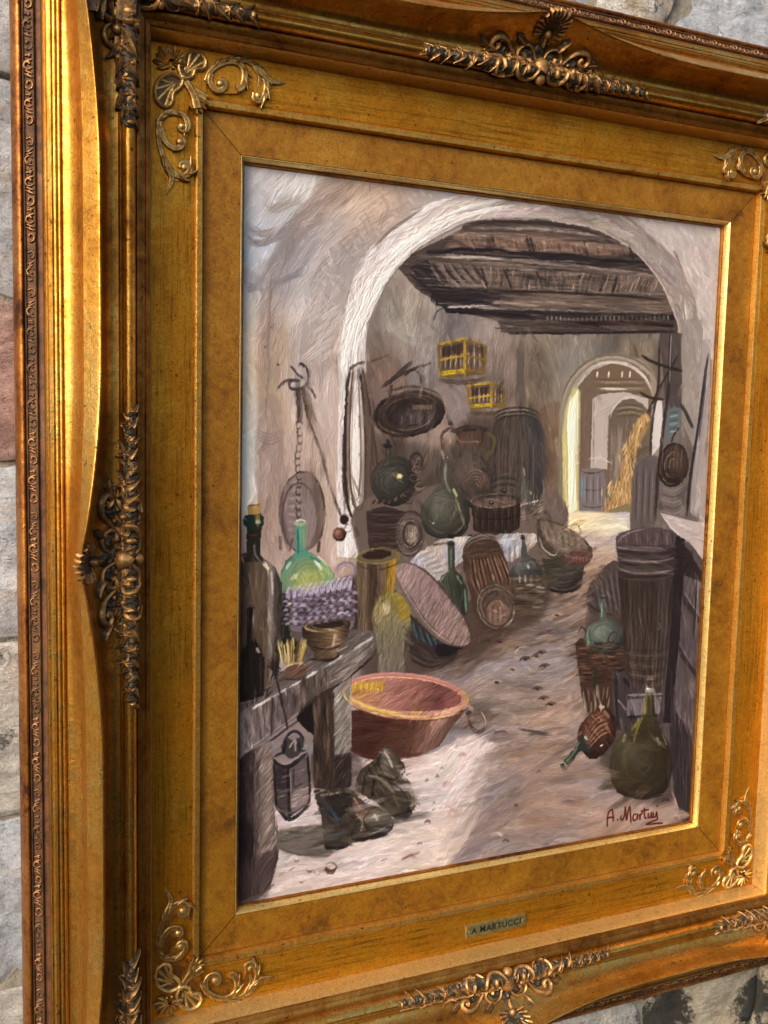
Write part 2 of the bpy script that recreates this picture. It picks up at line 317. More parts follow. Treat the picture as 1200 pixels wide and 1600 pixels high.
    fill([(1030, 520), (1065, 520), (1066, 640), (1040, 640)], (92, 80, 76), sm=False, a=.8)
    rr1 = fill([(1066, 500), (1098, 500), (1098, 640), (1085, 700), (1066, 660)], (150, 140, 134), sm=False, soft=4); scum(rr1, 84, 60, 30, 5, 9, .75, .6)
    fill([(1098, 530), (1112, 530), (1100, 815), (1078, 800), (1084, 720)], (160, 150, 148), sm=False)
    scum(rG, 86, 160, 26, 6, 8, .7, .6)
    fill([(990, 828), (988, 760), (996, 724), (1026, 716), (1028, 790), (1020, 822)], (108, 97, 94), sm=True, soft=3, a=.8)
    for k in range(7): stroke([(995 + k * 5, 728), (993 + k * 5, 815)], 2, [(84, 72, 74), (126, 116, 114)][k % 2], .7, .4)
    for k in range(5): stroke([(1032, 762 + k * 9), (1052, 768 + k * 9), (1068, 760 + k * 9)], 3, [(136, 126, 122), (96, 86, 86)][k % 2], .6, .5)
    rBx = fill([(1046, 640), (1064, 636), (1062, 664), (1044, 690), (1041, 660)], (102, 116, 118), sm=False)
    for k in range(6): stroke([(1046, 646 + k * 6), (1060, 644 + k * 6)], 2.5, [(84, 100, 104), (134, 150, 152)][k % 2], .8, .4)
    stroke([(1046, 683), (1045, 690)], 4, (76, 108, 160), .9, .2)
    lines(([(1048, 512), (1046, 580), (1040, 640), (1030, 720), (1024, 810)], 6, (66, 55, 56)), ([(1049, 520), (1046, 600)], 1.8, (148, 136, 134)), ([(1030, 530), (1028, 600), (1020, 650), (1015, 712)], 4, (72, 60, 58)),
          ([(1002, 555), (1020, 566), (1045, 574), (1066, 580)], 4.5, (58, 46, 46)), ([(1061, 552), (1048, 575), (1030, 605), (1010, 648)], 3.5, (70, 57, 55)), ([(1000, 612), (1015, 620), (1037, 624)], 3.5, (58, 46, 44)),
          ([(1032, 600), (1022, 630), (1012, 650)], 3, (96, 80, 70)), ([(1064, 632), (1072, 645), (1083, 668)], 6, (68, 57, 58)), ([(1062, 668), (1052, 682), (1049, 692)], 2.5, (52, 44, 46)),
          ([(1107, 552), (1101, 590), (1092, 660), (1080, 740), (1073, 806)], 5, (58, 50, 52)), ([(1109, 556), (1106, 600), (1096, 680), (1084, 780)], 3.5, (150, 146, 148)), ([(1104, 560), (1100, 620), (1092, 690)], 2.5, (96, 92, 96)))
    rBk = fill(ellp(1052, 727, 25, 35, 8), rad=(1056, 720, 26, 36, [(0, (104, 84, 74)), (.7, (84, 66, 58)), (1, (58, 44, 42))]))
    for k in range(9): arc(1052, 727, 24 - k * 2.4, 34 - k * 3.4, rng.uniform(0, 90), rng.uniform(200, 340), 2, [(60, 46, 42), (132, 112, 100), (88, 68, 60)][k % 3], rot=8)
    for k in range(6): stroke([(1036 + k * 6, 700), (1034 + k * 6, 735)], 2, (122, 100, 90), .7, .4)
    arc(1046, 745, 12, 10, 150, 380, 3, (70, 50, 44))
    # ---- floor
    fl = [(571, 1000), (640, 940), (800, 900), (880, 880), (890, 803), (985, 800), (985, 840), (960, 900), (960, 1010), (1160, 1100), (1160, 1340), (340, 1460), (340, 1150), (545, 1030)]
    rF = fill(fl, grad=(900, 810, 740, 1330, [(0, (208, 192, 182)), (.12, (164, 142, 128)), (.3, (136, 115, 103)), (.55, (142, 124, 116)), (.75, (146, 130, 126)), (1, (140, 124, 120))]), sm=False)
    fill([(888, 802), (960, 802), (980, 822), (935, 842), (900, 838)], (236, 220, 186), soft=8); fill([(900, 830), (940, 836), (950, 860), (915, 868)], (190, 168, 150), soft=12, a=.7)
    fill([(740, 1050), (860, 1020), (900, 1060), (880, 1140), (780, 1120)], (150, 133, 126), soft=14, a=.8)
    fill([(640, 1030), (700, 1015), (760, 985), (800, 975), (780, 1020), (700, 1060)], (122, 98, 88), soft=8, a=.7)
    fill([(720, 1100), (830, 1095), (850, 1110), (760, 1122)], (118, 107, 102), soft=7, a=.7)
    mottle(rF, 90, 26, .16, 51)
    scum(rF, lambda x, y: -10 + 14 * math.sin(x * .03 + y * .02), 1400, 42, 6, 12, .75, .65, dc=.16)
    lit = [(430, 1250), (480, 1240), (545, 1188), (640, 1186), (700, 1165), (735, 1150), (778, 1166), (764, 1190), (750, 1222), (734, 1278), (697, 1352), (560, 1420), (340, 1460), (420, 1400)]
    rL = fill(lit, grad=(560, 1200, 640, 1390, [(0, (200, 184, 180)), (.4, (208, 195, 192)), (.8, (194, 180, 175)), (1, (182, 170, 163))]), sm=True, soft=16)
    mottle(rL, 60, 16, .05, 71, (.975, .97, .96))
    scum(rL, lambda x, y: -10 if x < 690 else -50, 800, 46, 5, 10, .8, .6, zz=1.4)
    scum(rL, lambda x, y: -8, 90, 40, 5, 4, .8, .6, cols=[(232, 224, 226), (226, 214, 214), (216, 196, 194)], zz=1.8)
    for i in range(26):
        t = rng.random(); x = 760 - 66 * t + rng.normal(0, 6); y = 1200 + 145 * t
        stroke([(x + 8, y - 22), (x, y), (x - 12, y + 24)], 4, [(214, 206, 196), (224, 212, 206), (206, 190, 186)][rng.integers(3)], .8, .6, zz=1.6)
    for i in range(130):    # sweeping strokes of the shaded floor in front
        x = rng.uniform(760, 1060); y = rng.uniform(1130, 1330)
        if x < 790 and y < 1180: continue
        d = rng.uniform(18, 40); c = [(128, 112, 110), (150, 135, 132), (138, 120, 116), (162, 147, 142), (118, 104, 104)][rng.integers(5)]
        stroke([(x - d, y + 10), (x, y - 6), (x + d, y - 4)], 7, c, .65, .7, rF)
    for x, y, dx, c in ((700, 1225, 16, (182, 132, 128)), (722, 1180, 14, (188, 150, 146)), (740, 1205, 14, (178, 150, 148)), (708, 1268, 16, (196, 140, 140)), (700, 1262, 10, (200, 150, 148)), (640, 1340, 18, (160, 122, 116)), (655, 1320, 8, (130, 60, 54)),
                        (668, 1285, 10, (110, 84, 84)), (654, 1256, 7, (140, 64, 56)), (650, 1155 + 100, 8, (110, 50, 44)), (678, 1254, 3, (74, 62, 60)), (677, 1266, 3, (74, 62, 60)), (667, 1220, 5, (112, 96, 84)), (683, 1214, 5, (120, 108, 88)), (690, 1201, 6, (150, 134, 124)),
                        (806, 1259, 6, (80, 56, 52)), (842, 1206, 7, (112, 88, 82)), (782, 1145, 26, (96, 84, 82)), (840, 1148, 34, (104, 92, 88)), (775, 1304, 22, (210, 200, 196)), (790, 1314, 12, (104, 80, 76)), (905, 1252, 22, (158, 100, 92)), (885, 1256, 30, (108, 92, 88)), (1040, 1250, 12, (100, 52, 48)), (900, 1280, 20, (168, 150, 140))):
        stroke([(x - dx / 2, y + 2), (x, y - 2), (x + dx / 2, y + 1)], max(3, min(6, dx * .35)), c, .85, .4)
    for x, y in ((780, 1002), (762, 1000), (812, 1012), (820, 1030), (800, 1045), (838, 1025), (845, 1020), (848, 1090), (860, 1100), (838, 1075), (775, 1066), (858, 985), (870, 960), (850, 1040)):
        stroke([(x - 9, y + 3), (x, y - 2), (x + 10, y)], 4, [(88, 64, 54), (170, 148, 130), (104, 80, 70)][rng.integers(3)], .85, .4); stroke([(x - 3, y), (x + 4, y + 2)], 3, (66, 46, 42), .9, .2)
    stroke([(805, 1020), (815, 1012), (826, 1012)], 3, (222, 210, 200), .9, .3)
    stroke([(808, 1138), (835, 1144), (862, 1150)], 4, (92, 80, 82), .8, .4)
    for i in range(60):
        x = rng.uniform(830, 960); y = rng.uniform(900, 1060)
        stroke([(x - 16, y + 5), (x, y), (x + 16, y - 6)], 5, [(116, 88, 72), (158, 134, 116), (136, 110, 94), (98, 74, 62)][rng.integers(4)], .6, .6, rF)
    # dark masses the still-life groups sit in
    fill([(572, 700), (640, 690), (700, 700), (720, 660), (780, 650), (850, 660), (856, 820), (840, 850), (700, 852), (640, 880), (572, 880)], (74, 60, 52), soft=70, a=.5)
    fill([(575, 860), (640, 900), (700, 880), (800, 880), (860, 900), (850, 960), (800, 990), (720, 1030), (640, 1060), (560, 1050), (552, 960)], (76, 60, 52), soft=70, a=.6)
    fill([(925, 920), (965, 880), (1060, 830), (1080, 900), (1060, 1240), (960, 1220), (930, 1160), (915, 1060)], (70, 57, 52), soft=80, a=.6)
    fill([(430, 960), (560, 900), (575, 990), (470, 1040)], (70, 56, 52), soft=12, a=.6); fill([(486, 1180), (560, 1180), (560, 1240), (500, 1250)], (80, 66, 62), soft=10, a=.6)
    for i in range(50):
        t = rng.random(); x = 772 - 72 * t; y = 1170 + 170 * t; c = [(176, 160, 154), (150, 134, 128), (192, 178, 172)][rng.integers(3)]; _stroke([(x - 22, y + 6), (x, y), (x + 24, y - 6)], 5, c, .6, .7)
    # ---- things on the left wall
    fill(ellp(473, 800, 36, 64, 2), grad=(436, 800, 512, 800, [(0, (122, 106, 104)), (.5, (140, 122, 120)), (.8, (116, 98, 92)), (1, (150, 132, 116))]))
    fill(ellp(468, 812, 26, 50, 0), (142, 124, 124), a=.8)
    for k in range(16): stroke([(446 + rng.uniform(0, 8), 755 + k * 6), (474 + rng.uniform(-4, 4), 752 + k * 6.4)], 3, [(160, 144, 144), (124, 106, 106)][k % 2], .6, .6)
    arc(473, 800, 36, 64, 100, 440, 3, (92, 76, 72), rot=2, br=.4); arc(468, 808, 27, 54, 60, 330, 2.5, (88, 72, 74), br=.4); arc(483, 800, 24, 62, 270, 420, 4, (92, 78, 64)); arc(488, 800, 24, 62, 275, 410, 2.5, (176, 158, 132))
    lines(([(437, 838), (440, 860)], 5, (92, 76, 76)), ([(500, 845), (498, 865)], 5, (84, 70, 64)), ([(452, 862), (458, 840)], 3, (100, 84, 84)))
    lines(([(434, 607), (448, 594), (470, 594)], 5, (88, 74, 78)), ([(452, 570), (462, 580), (474, 590)], 4, (84, 72, 66)), ([(482, 602), (490, 612), (495, 624)], 4, (96, 82, 80)),
          ([(467, 572), (470, 567), (478, 574), (482, 588), (480, 600), (470, 606), (456, 606), (452, 598), (458, 592)], 5, (60, 52, 62)), ([(476, 572), (479, 590), (472, 602)], 2, (178, 164, 160)),
          ([(466, 606), (468, 630), (468, 660)], 9, (66, 52, 46)), ([(474, 604), (478, 630), (482, 656)], 6, (76, 60, 52)), ([(470, 610), (471, 655)], 2, (134, 116, 104)), ([(478, 610), (485, 650)], 2, (152, 124, 74)), ([(460, 612), (464, 640)], 2, (150, 138, 134)),
          ([(482, 655), (505, 722), (525, 782), (536, 812)], 4.5, (74, 60, 54)), ([(486, 668), (508, 728), (526, 778)], 1.6, (140, 122, 112)), ([(488, 640), (494, 660)], 2, (140, 122, 114)))
    for k in range(13):
        y = 664 + k * 11.5; x = 466 + 2 * math.sin(k); arc(x + (k > 9) * 2, y, 3.6, 6.5, 0, 360, 2.4, (78, 62, 54)); arc(x + 1, y - 1, 2.5, 4, 180, 300, 1.6, (172, 150, 130))
    stroke([(462, 660), (470, 658), (473, 664)], 4, (58, 48, 52), .9, .2)
    fill(ellp(539, 812, 7, 8), (64, 42, 38)); arc(540, 808, 5, 5, 180, 360, 2, (160, 132, 120)); arc(544, 826, 5, 6, 0, 300, 2, (52, 38, 36))
    fill(ellp(531, 835, 10, 11), rad=(528, 832, 12, 12, [(0, (172, 128, 108)), (.6, (122, 78, 64)), (1, (78, 48, 42))]))
    arc(531, 835, 5, 6, 0, 360, 1.5, (164, 128, 112), a=.7)
    for a_, b_, w_, c_ in (((546, 576), (540, 810), 5, (70, 56, 52)), ((551, 574), (545, 790), 3, (124, 106, 96)), ((556, 574), (548, 770), 2.5, (84, 68, 62))):
        stroke([a_, ((a_[0] + b_[0]) / 2 - 6, (a_[1] + b_[1]) / 2), b_], w_, c_, .9, .4)
    lines(([(541, 585), (541, 740), (548, 800), (558, 810), (566, 805)], 4, (92, 74, 66)), ([(545, 590), (542, 720), (556, 788), (566, 796)], 3, (120, 100, 90)), ([(560, 576), (576, 650), (582, 720), (590, 738)], 4, (86, 70, 64)),
          ([(562, 574), (570, 640), (574, 740), (570, 800)], 5, (112, 96, 90)), ([(566, 580), (580, 660), (578, 760)], 3, (78, 64, 60)), ([(546, 577), (560, 568), (570, 566)], 5, (96, 80, 72)), ([(572, 568), (590, 562), (606, 556)], 4, (92, 78, 72)), ([(548, 740), (562, 772), (568, 776)], 3.5, (140, 120, 106)), ([(554, 785), (560, 778)], 2, (150, 132, 120)))
    for p, w_, c_ in (([(548, 574), (541, 620), (539, 700), (541, 770), (550, 806), (560, 812), (568, 800), (571, 760), (571, 690), (567, 620), (560, 576)], 4.5, (62, 48, 42)), ([(552, 576), (547, 640), (546, 720), (551, 780), (561, 796), (570, 780)], 3, (104, 84, 72)), ([(554, 574), (551, 640), (550, 740), (560, 786), (568, 770)], 1.6, (172, 154, 140)), ([(564, 574), (575, 620), (583, 680), (590, 740)], 4, (72, 56, 50)), ([(558, 575), (562, 640), (564, 720), (560, 780)], 3, (120, 102, 92)), ([(568, 578), (573, 650), (574, 730), (568, 800)], 5, (104, 88, 80)), ([(544, 600), (543, 700), (547, 790)], 2.5, (140, 120, 106))): stroke(p, w_, c_, .95, .25, tap=.05)
    # ---- shelf and things in the niche
    rS = fill([(571, 780), (850, 760), (880, 850), (800, 905), (680, 960), (600, 960), (571, 900)], (120, 103, 95), soft=2)
    scum(rS, 80, 160, 22, 5, 9, .7, .6)
    fill([(572, 540), (640, 540), (640, 600), (572, 800)], (128, 104, 90), soft=8, a=.35)
    # cages
    for (x0, y0, x1, y1, xm, yl, yr, yb) in ((683, 536, 760, 594, 727, 536, 538, 588), (729, 602, 790, 640, 768, 602, 603, 640)):
        k = (x1 - x0) / 77
        fill([(x0, y0), (xm, y0 - 8 * k), (x1, y0 + 6 * k), (x1 - 3, yb - 4), (xm, yb), (x0 + 5, yb)], (118, 96, 80), sm=False)
        for i in range(9): x = x0 + 6 + i * (xm - x0 - 8) / 9; stroke([(x, y0 + 2), (x, yb - 10)], 1.8, [(176, 158, 142), (70, 52, 46)][i % 2], .9, .3)
        for i in range(6): x = xm + 6 + i * (x1 - xm - 8) / 6; stroke([(x, y0 + 2), (x, yb - 10)], 1.8, [(178, 160, 148), (82, 62, 56)][i % 2], .9, .3)
        fill([(x0 + 8, y0 + 4), (xm - 4, y0), (xm - 4, y0 + 16 * k), (x0 + 8, y0 + 20 * k)], (76, 56, 48), a=.7, sm=False)
        fill([(xm + 5, y0 + 2), (x1 - 4, y0 + 8), (x1 - 4, y0 + 18 * k), (xm + 5, y0 + 14 * k)], (92, 68, 56), a=.7, sm=False)
        Yc = (192, 156, 46); Yd = (150, 116, 34)
        lines(([(x0, y0 + 1), (xm, y0 - 7 * k)], 4 * k, Yc), ([(xm, y0 - 6 * k), (x1, y0 + 6 * k)], 4 * k, Yd), ([(x0 + 3, y0), (x0 + 5, yb)], 4 * k, Yd), ([(xm, y0 - 8 * k), (xm, yb)], 5 * k, Yc), ([(x1 - 2, y0 + 5), (x1 - 4, yb - 4)], 3.5 * k, Yd),
              ([(x0 + 3, y0 + 26 * k), (xm, y0 + 20 * k)], 3.5 * k, Yc), ([(xm, y0 + 20 * k), (x1 - 2, y0 + 26 * k)], 3.5 * k, Yd), ([(x0 + 4, yb - 4), (xm, yb - 8 * k)], 7 * k, (206, 172, 34)), ([(xm, yb - 9 * k), (x1 - 4, yb - 6)], 4 * k, Yd))
        stroke([(x0 + 2, yb + 5), (xm, yb + 9 * k), (x1, yb + 1)], 7 * k, (92, 70, 58), .8, .4); stroke([(x0 + 6, yb), (xm - 8, yb + 1)], 3, (132, 110, 40), .8, .3)
        for i in range(8): x = x0 + 4 + i * (x1 - x0 - 8) / 8; stroke([(x, y0 - 3), (x, y0 - 9 * k)], 1.8, (168, 138, 60), .7, .3)
    # wicker ring basket on its peg
    lines(([(598, 604), (620, 588), (645, 566)], 7, (72, 56, 50)), ([(604, 596), (640, 580), (674, 566)], 4, (84, 66, 58)), ([(632, 588), (650, 580), (662, 606)], 4, (78, 60, 54)), ([(612, 600), (610, 622)], 4, (80, 62, 56)), ([(640, 590), (660, 572)], 2, (148, 128, 118)))
    fill(ellp(639, 647, 58, 35, -12), rad=(650, 655, 58, 36, [(0, (112, 98, 96)), (.45, (84, 70, 68)), (.7, (62, 48, 44)), (1, (82, 64, 56))]))
    for k in range(26):
        q = rng.uniform(.62, 1.0); arc(639 + rng.normal(0, 1.5), 647 + rng.normal(0, 1.5), 57 * q, 34 * q, *sorted(rng.uniform(0, 360, 2)), 2.2, [(48, 36, 34), (104, 82, 70), (76, 58, 50), (132, 110, 96)][rng.integers(4)], rot=-12, a=.85, br=.4)
    for k in range(12): stroke([(645 + k * 2.8, 632), (647 + k * 2.8, 640)], 2, (152, 130, 106), .8, .3)
    for k in range(8): stroke([(622 + k * 7, 648), (620 + k * 7, 664)], 2.5, [(58, 48, 52), (128, 116, 114)][k % 2], .7, .5)
    stroke([(600, 612), (640, 605), (680, 612), (694, 628)], 4, (96, 76, 62), .9, .4); stroke([(604, 622), (590, 640), (588, 660)], 5, (50, 38, 36), .9, .4)
    # big barrel behind
    rQ = fill([(768, 775), (766, 700), (774, 655), (800, 643), (832, 645), (848, 672), (852, 720), (846, 780), (810, 790)], grad=(766, 700, 852, 700, [(0, (84, 72, 66)), (.5, (100, 88, 80)), (.85, (80, 76, 76)), (1, (92, 86, 84))]))
    for k in range(12): stroke([(774 + k * 6, 680), (773 + k * 6, 772)], 2.5, [(66, 56, 52), (120, 106, 96), (104, 80, 66)][k % 3], .6, .5, rQ)
    for k in range(5): arc(808, 672 - k * 3, 40, 24, 200, 340, 2.5, [(60, 52, 50), (134, 122, 112)][k % 2])
    # dark demijohn in wicker
    def grey(c, k=.62):
        m = (c[0] * .35 + c[1] * .4 + c[2] * .25); return tuple(v * (1 - k) + (m + d) * k for v, d in zip(c, (5, 0, -4)))
    def bottle(body, neck, st, hl=None, cx=0, cy=0, rx=30, ry=30):
        st = [(t, grey(c)) for t, c in st]
        r = fill(body, rad=(cx - rx * .25, cy - ry * .3, rx * 1.35, ry * 1.4, st)); fill(neck, st[1][1], sm=False)
        scum(r, lambda x, y: math.degrees(math.atan2(y - cy, x - cx)) + 90, int(rx * 1.6), rx * .8, 4, 7, .6, .6)
        for k in range(int(rx * .22)):
            a0 = rng.uniform(0, 360); q_ = rng.uniform(.35, .9); m_ = np.array(st[0 if rng.random() < .5 else -1][1]) * rng.uniform(.8, 1.2); arc(cx, cy, rx * q_, ry * q_, a0, a0 + rng.uniform(25, 70), rng.uniform(1.6, 3.5), tuple(np.clip(m_, 5, 250)), a=.5)
        arc(cx, cy, rx * .97, ry * .97, 20, 160, 2, tuple(int(v * .6) for v in st[-1][1]), a=.6)
        return r
    bottle(ellp(615, 752, 36, 40), [(603, 720), (600, 692), (609, 690), (613, 722), (622, 728), (596, 732)], [(0, (98, 96, 78)), (.5, (78, 76, 64)), (1, (54, 50, 46))], cx=615, cy=752, rx=36, ry=40)
    stroke([(597, 696), (612, 697)], 5, (50, 42, 40), .9, .2); stroke([(603, 686), (609, 700)], 5, (62, 54, 52), .9, .2)
    fill(ellp(625, 744, 4.5, 3.5, 20), (222, 214, 150), z=1.5); stroke([(606, 726), (606, 700)], 2, (110, 108, 92), .7, .4)
    for k in range(20): x = 582 + k * 3.4; y = 788 - max(0, k - 8) * 2.2; stroke([(x, y), (x + 5, y - 6)], 3, [(60, 44, 40), (128, 104, 90), (84, 64, 56)][k % 3], .9, .3)
    for k in range(16):
        y = 716 + k * 4.4; x = 652 + 7 * math.sin(k * .8) + (k > 8) * (k - 8) * -1.4; arc(x, y, 7, 5, 0, 300, 2, [(64, 50, 46), (134, 114, 104), (88, 70, 64)][k % 3])
    arc(650, 722, 10, 14, 150, 420, 4, (72, 56, 52))
    # box and round plate
    rb = fill([(573, 800), (600, 793), (634, 800), (632, 862), (575, 862)], (84, 64, 60), sm=False)
    for k in range(13): stroke([(575, 800 + k * 5), (630, 799 + k * 5)], 3, [(66, 48, 46), (106, 82, 76), (82, 58, 52)][k % 3], .75, .5)
    fill(ellp(641, 834, 24, 37, 6), rad=(644, 836, 24, 36, [(0, (140, 124, 114)), (.45, (116, 100, 90)), (.55, (84, 70, 64)), (.85, (118, 103, 95)), (1, (86, 74, 70))]))
    for q, c in ((.98, (82, 70, 66)), (.9, (134, 120, 112)), (.6, (162, 148, 138)), (.52, (80, 68, 62))): arc(641, 834, 24 * q, 37 * q, 0, 360, 2, c, rot=6, a=.8)
    for k in range(5): stroke([(640 + k * 3, 818), (638 + k * 3, 850)], 2, (168, 154, 142), .7, .5)
    # terracotta jug
    fill([(716, 716), (712, 672), (757, 672), (754, 716)], grad=(712, 700, 757, 700, [(0, (88, 66, 58)), (.5, (116, 88, 76)), (1, (86, 66, 56))]), sm=False)
    bottle([(700, 750), (706, 722), (722, 710), (750, 712), (768, 734), (768, 765), (752, 790), (720, 790), (704, 772)], [(718, 700), (750, 700), (754, 716), (716, 716)], [(0, (126, 94, 80)), (.5, (104, 78, 66)), (1, (74, 54, 48))], cx=734, cy=748, rx=34, ry=42)
    for k in range(9): arc(744, 760, 20 - k * 2, 26 - k * 2.5, 220 + k * 4, 380, 2.5, [(150, 120, 104), (98, 70, 58)][k % 2], a=.7)
    lines(([(706, 674), (734, 666), (764, 674)], 7, (74, 56, 52)), ([(716, 674), (700, 670), (690, 680), (692, 698), (694, 706)], 7, (96, 76, 68)), ([(704, 670), (694, 678), (692, 692)], 2, (178, 160, 150)), ([(762, 676), (772, 688), (770, 704), (760, 716)], 5, (112, 100, 58)), ([(714, 680), (720, 690), (752, 690)], 2.5, (136, 106, 92)), ([(722, 672), (745, 671)], 2.5, (46, 34, 34)))
    fill(ellp(703, 660, 4, 4), (60, 46, 46)); arc(702, 659, 2, 2, 180, 300, 1.5, (180, 168, 164))
    for k in range(5): arc(789, 750 + k * 5, 22, 8, 190, 350, 2.5, [(110, 98, 90), (72, 62, 58)][k % 2])
    # green demijohn
    bottle([(690, 755), (702, 755), (722, 774), (734, 800), (730, 826), (712, 841), (680, 840), (662, 826), (657, 800), (668, 776)], [(689, 758), (689, 714), (699, 714), (702, 758)], [(0, (120, 124, 98)), (.45, (92, 95, 76)), (1, (62, 64, 54))], cx=695, cy=800, rx=38, ry=42)
    lines(([(689, 714), (699, 715)], 5, (70, 62, 56)), ([(697, 722), (696, 750), (704, 770)], 4, (140, 138, 122)), ([(690, 704), (693, 712)], 5, (156, 142, 134)), ([(712, 778), (720, 800)], 3, (146, 148, 112)), ([(708, 764), (714, 776)], 4, (188, 188, 138)))
    for x, y in ((692, 714), (698, 714), (676, 816)): stroke([(x, y), (x + 2, y + 1)], 2.5, (236, 232, 220), .95, .1)
    for k in range(10): stroke([(712 + k * 1.6, 775 + k * 4), (716 + k, 790 + k * 4)], 2, (146, 132, 100), .5, .5)
    # low dark tub
    rt = fill([(736, 782), (740, 828), (760, 838), (792, 836), (812, 824), (814, 782)], (66, 51, 44), sm=False)
    for k in range(22): stroke([(738 + k * 3.5, 790), (741 + k * 3.3, 828 + 4 * math.sin(k * .15))], 2, [(48, 36, 32), (98, 78, 66), (72, 54, 46)][k % 3], .8, .4, rt)
    fill(ellp(775, 782, 39, 11), (92, 72, 64)); fill(ellp(775, 785, 34, 8), (118, 98, 88)); arc(775, 782, 39, 11, 0, 360, 2.2, (148, 128, 116)); arc(775, 783, 36, 10, 180, 360, 2, (52, 40, 38)); arc(775, 800, 39, 12, 10, 170, 2.5, (44, 34, 30))
    for x, y in ((767, 785), (788, 768)): fill(ellp(x, y, 3.5, 3.5), (40, 32, 32)); stroke([(x - 1, y - 1), (x + 1, y - 2)], 2, (238, 230, 226), .95, .1)
    stroke([(728, 842), (737, 836)], 6, (40, 32, 32), .9, .2); stroke([(742, 838), (775, 842), (806, 832)], 4, (40, 32, 30), .8, .3)
    # little wicker flask to the right of it
    bottle(ellp(824, 772, 20, 22), [(817, 752), (818, 728), (822, 728), (823, 752)], [(0, (112, 108, 98)), (.5, (92, 86, 78)), (1, (76, 66, 60))], cx=824, cy=772, rx=20, ry=22)
    stroke([(818, 730), (820, 744)], 3, (150, 148, 152), .9, .3); stroke([(828, 766), (832, 772)], 3, (176, 168, 120), .9, .3)
    for k in range(34): x = rng.uniform(812, 850); y = rng.uniform(782, 812); stroke([(x, y), (x + rng.uniform(3, 8), y - rng.uniform(2, 8))], 2, [(72, 60, 54), (134, 120, 108), (98, 84, 74), (168, 156, 142)][rng.integers(4)], .8, .3)
    for k in range(7): stroke([(815 + k * 4, 790 - k), (818 + k * 4, 786 - k)], 2.6, (232, 228, 216), .95, .2)
    # white shelf edge
    rc = fill([(640, 880), (668, 856), (690, 842), (740, 838), (800, 834), (836, 834), (836, 850), (800, 876), (770, 870), (730, 870), (700, 900), (680, 930), (650, 900)], (172, 163, 160), sm=True)
    mottle(rc, 18, 14, .3, 61); scum(rc, -60, 160, 20, 4, 20, .8, .6, zz=1.5)
    for p in ([(690, 850), (700, 880)], [(712, 850), (716, 866)], [(795, 842), (795, 866)], [(786, 838), (790, 860)]): stroke(p, 6, (166, 170, 194), .7, .5)
    stroke([(700, 844), (760, 846), (820, 838)], 4, (206, 200, 196), .8, .5); stroke([(672, 852), (700, 848)], 4, (92, 76, 70), .8, .4)
    for k in range(10): stroke([(650 + k * 3, 870 + k * 3), (676 + k * 2, 856 + k * 4)], 3.5, [(200, 192, 188), (150, 140, 136)][k % 2], .7, .5)
    for x in (796, 804, 812): stroke([(x, 850), (x, 880)], 4, (128, 112, 106), .7, .5)
    # dark green bottle
    fill([(700, 892), (699, 846), (709, 846), (711, 890), (722, 900), (730, 920), (730, 962), (700, 966), (684, 930), (684, 910), (692, 898)], grad=(682, 930, 731, 930, [(0, (58, 62, 54)), (.3, (92, 96, 82)), (.6, (76, 82, 68)), (1, (50, 52, 46))]), sm=False)
    lines(([(699, 838), (709, 838)], 7, (40, 36, 36)), ([(698, 850), (710, 851)], 5, (56, 54, 52)), ([(704, 858), (705, 888)], 2, (110, 124, 112)), ([(714, 898), (722, 912)], 3, (150, 160, 142)), ([(726, 920), (728, 958)], 3, (108, 136, 122)), ([(688, 910), (696, 896), (702, 892)], 2, (150, 152, 140)), ([(690, 920), (700, 955)], 5, (80, 112, 96)))
    # leaning barrel
    fill([(722, 868), (732, 846), (755, 840), (780, 850), (806, 925), (804, 960), (785, 982), (758, 980), (742, 962), (736, 935)], (96, 72, 60), sm=True)
    for k in range(19):
        t = k / 18; stroke([(734 + 46 * t, 868 - 6 * t), (738 + 58 * t, 905 - 6 * t), (746 + 52 * t, 925 - 8 * t)], 2.6, [(134, 98, 78), (70, 48, 40), (158, 128, 106), (100, 68, 54)][k % 4], .85, .4)
    for k in range(5): arc(753, 862 - k * 3, 30, 16, 190, 350, 3.4, [(84, 70, 64), (128, 112, 102)][k % 2], rot=-14)
    fill(ellp(776, 945, 31, 37, -10), (104, 84, 74))
    for q, c in ((1., (84, 68, 60)), (.93, (150, 134, 122)), (.85, (78, 62, 54)), (.75, (126, 106, 94)), (.66, (86, 64, 54))): arc(775, 947, 31 * q, 37 * q, 0, 360, 3, c, rot=-10, a=.85)
    fill(ellp(777, 958, 19, 22, -8), (130, 104, 92)); arc(777, 958, 19, 22, 0, 360, 2.5, (86, 60, 50), rot=-8); arc(776, 952, 28, 31, 0, 80, 2, (196, 184, 174), rot=-8)
    for k in range(6): stroke([(766 + k * 4, 945), (766 + k * 4, 974)], 2, [(152, 126, 112), (108, 80, 68)][k % 2], .7, .4)
    stroke([(742, 975), (770, 986), (800, 980)], 5, (92, 70, 62), .7, .4)
    # blue grey flask in wicker
    bottle([(816, 872), (820, 866), (830, 870), (845, 888), (842, 904), (800, 902), (797, 892), (805, 880)], [(814, 874), (815, 838), (819, 838), (824, 872)], [(0, (104, 116, 118)), (.5, (84, 92, 96)), (1, (62, 66, 66))], cx=822, cy=888, rx=23, ry=20)
    fill([(803, 900), (843, 900), (850, 930), (842, 946), (812, 950), (806, 930)], (96, 82, 72), sm=True)
    for k in range(26): x = rng.uniform(806, 846); y = rng.uniform(902, 948); stroke([(x - 7, y), (x + 7, y + rng.uniform(-2, 2))], 2.2, [(70, 58, 50), (140, 124, 110), (168, 156, 142), (60, 50, 44)][rng.integers(4)], .8, .4)
    for k in range(7): stroke([(812 + k * 4.5, 898), (812 + k * 4.5, 912)], 2.4, [(182, 172, 166), (74, 66, 62)][k % 2], .85, .3)
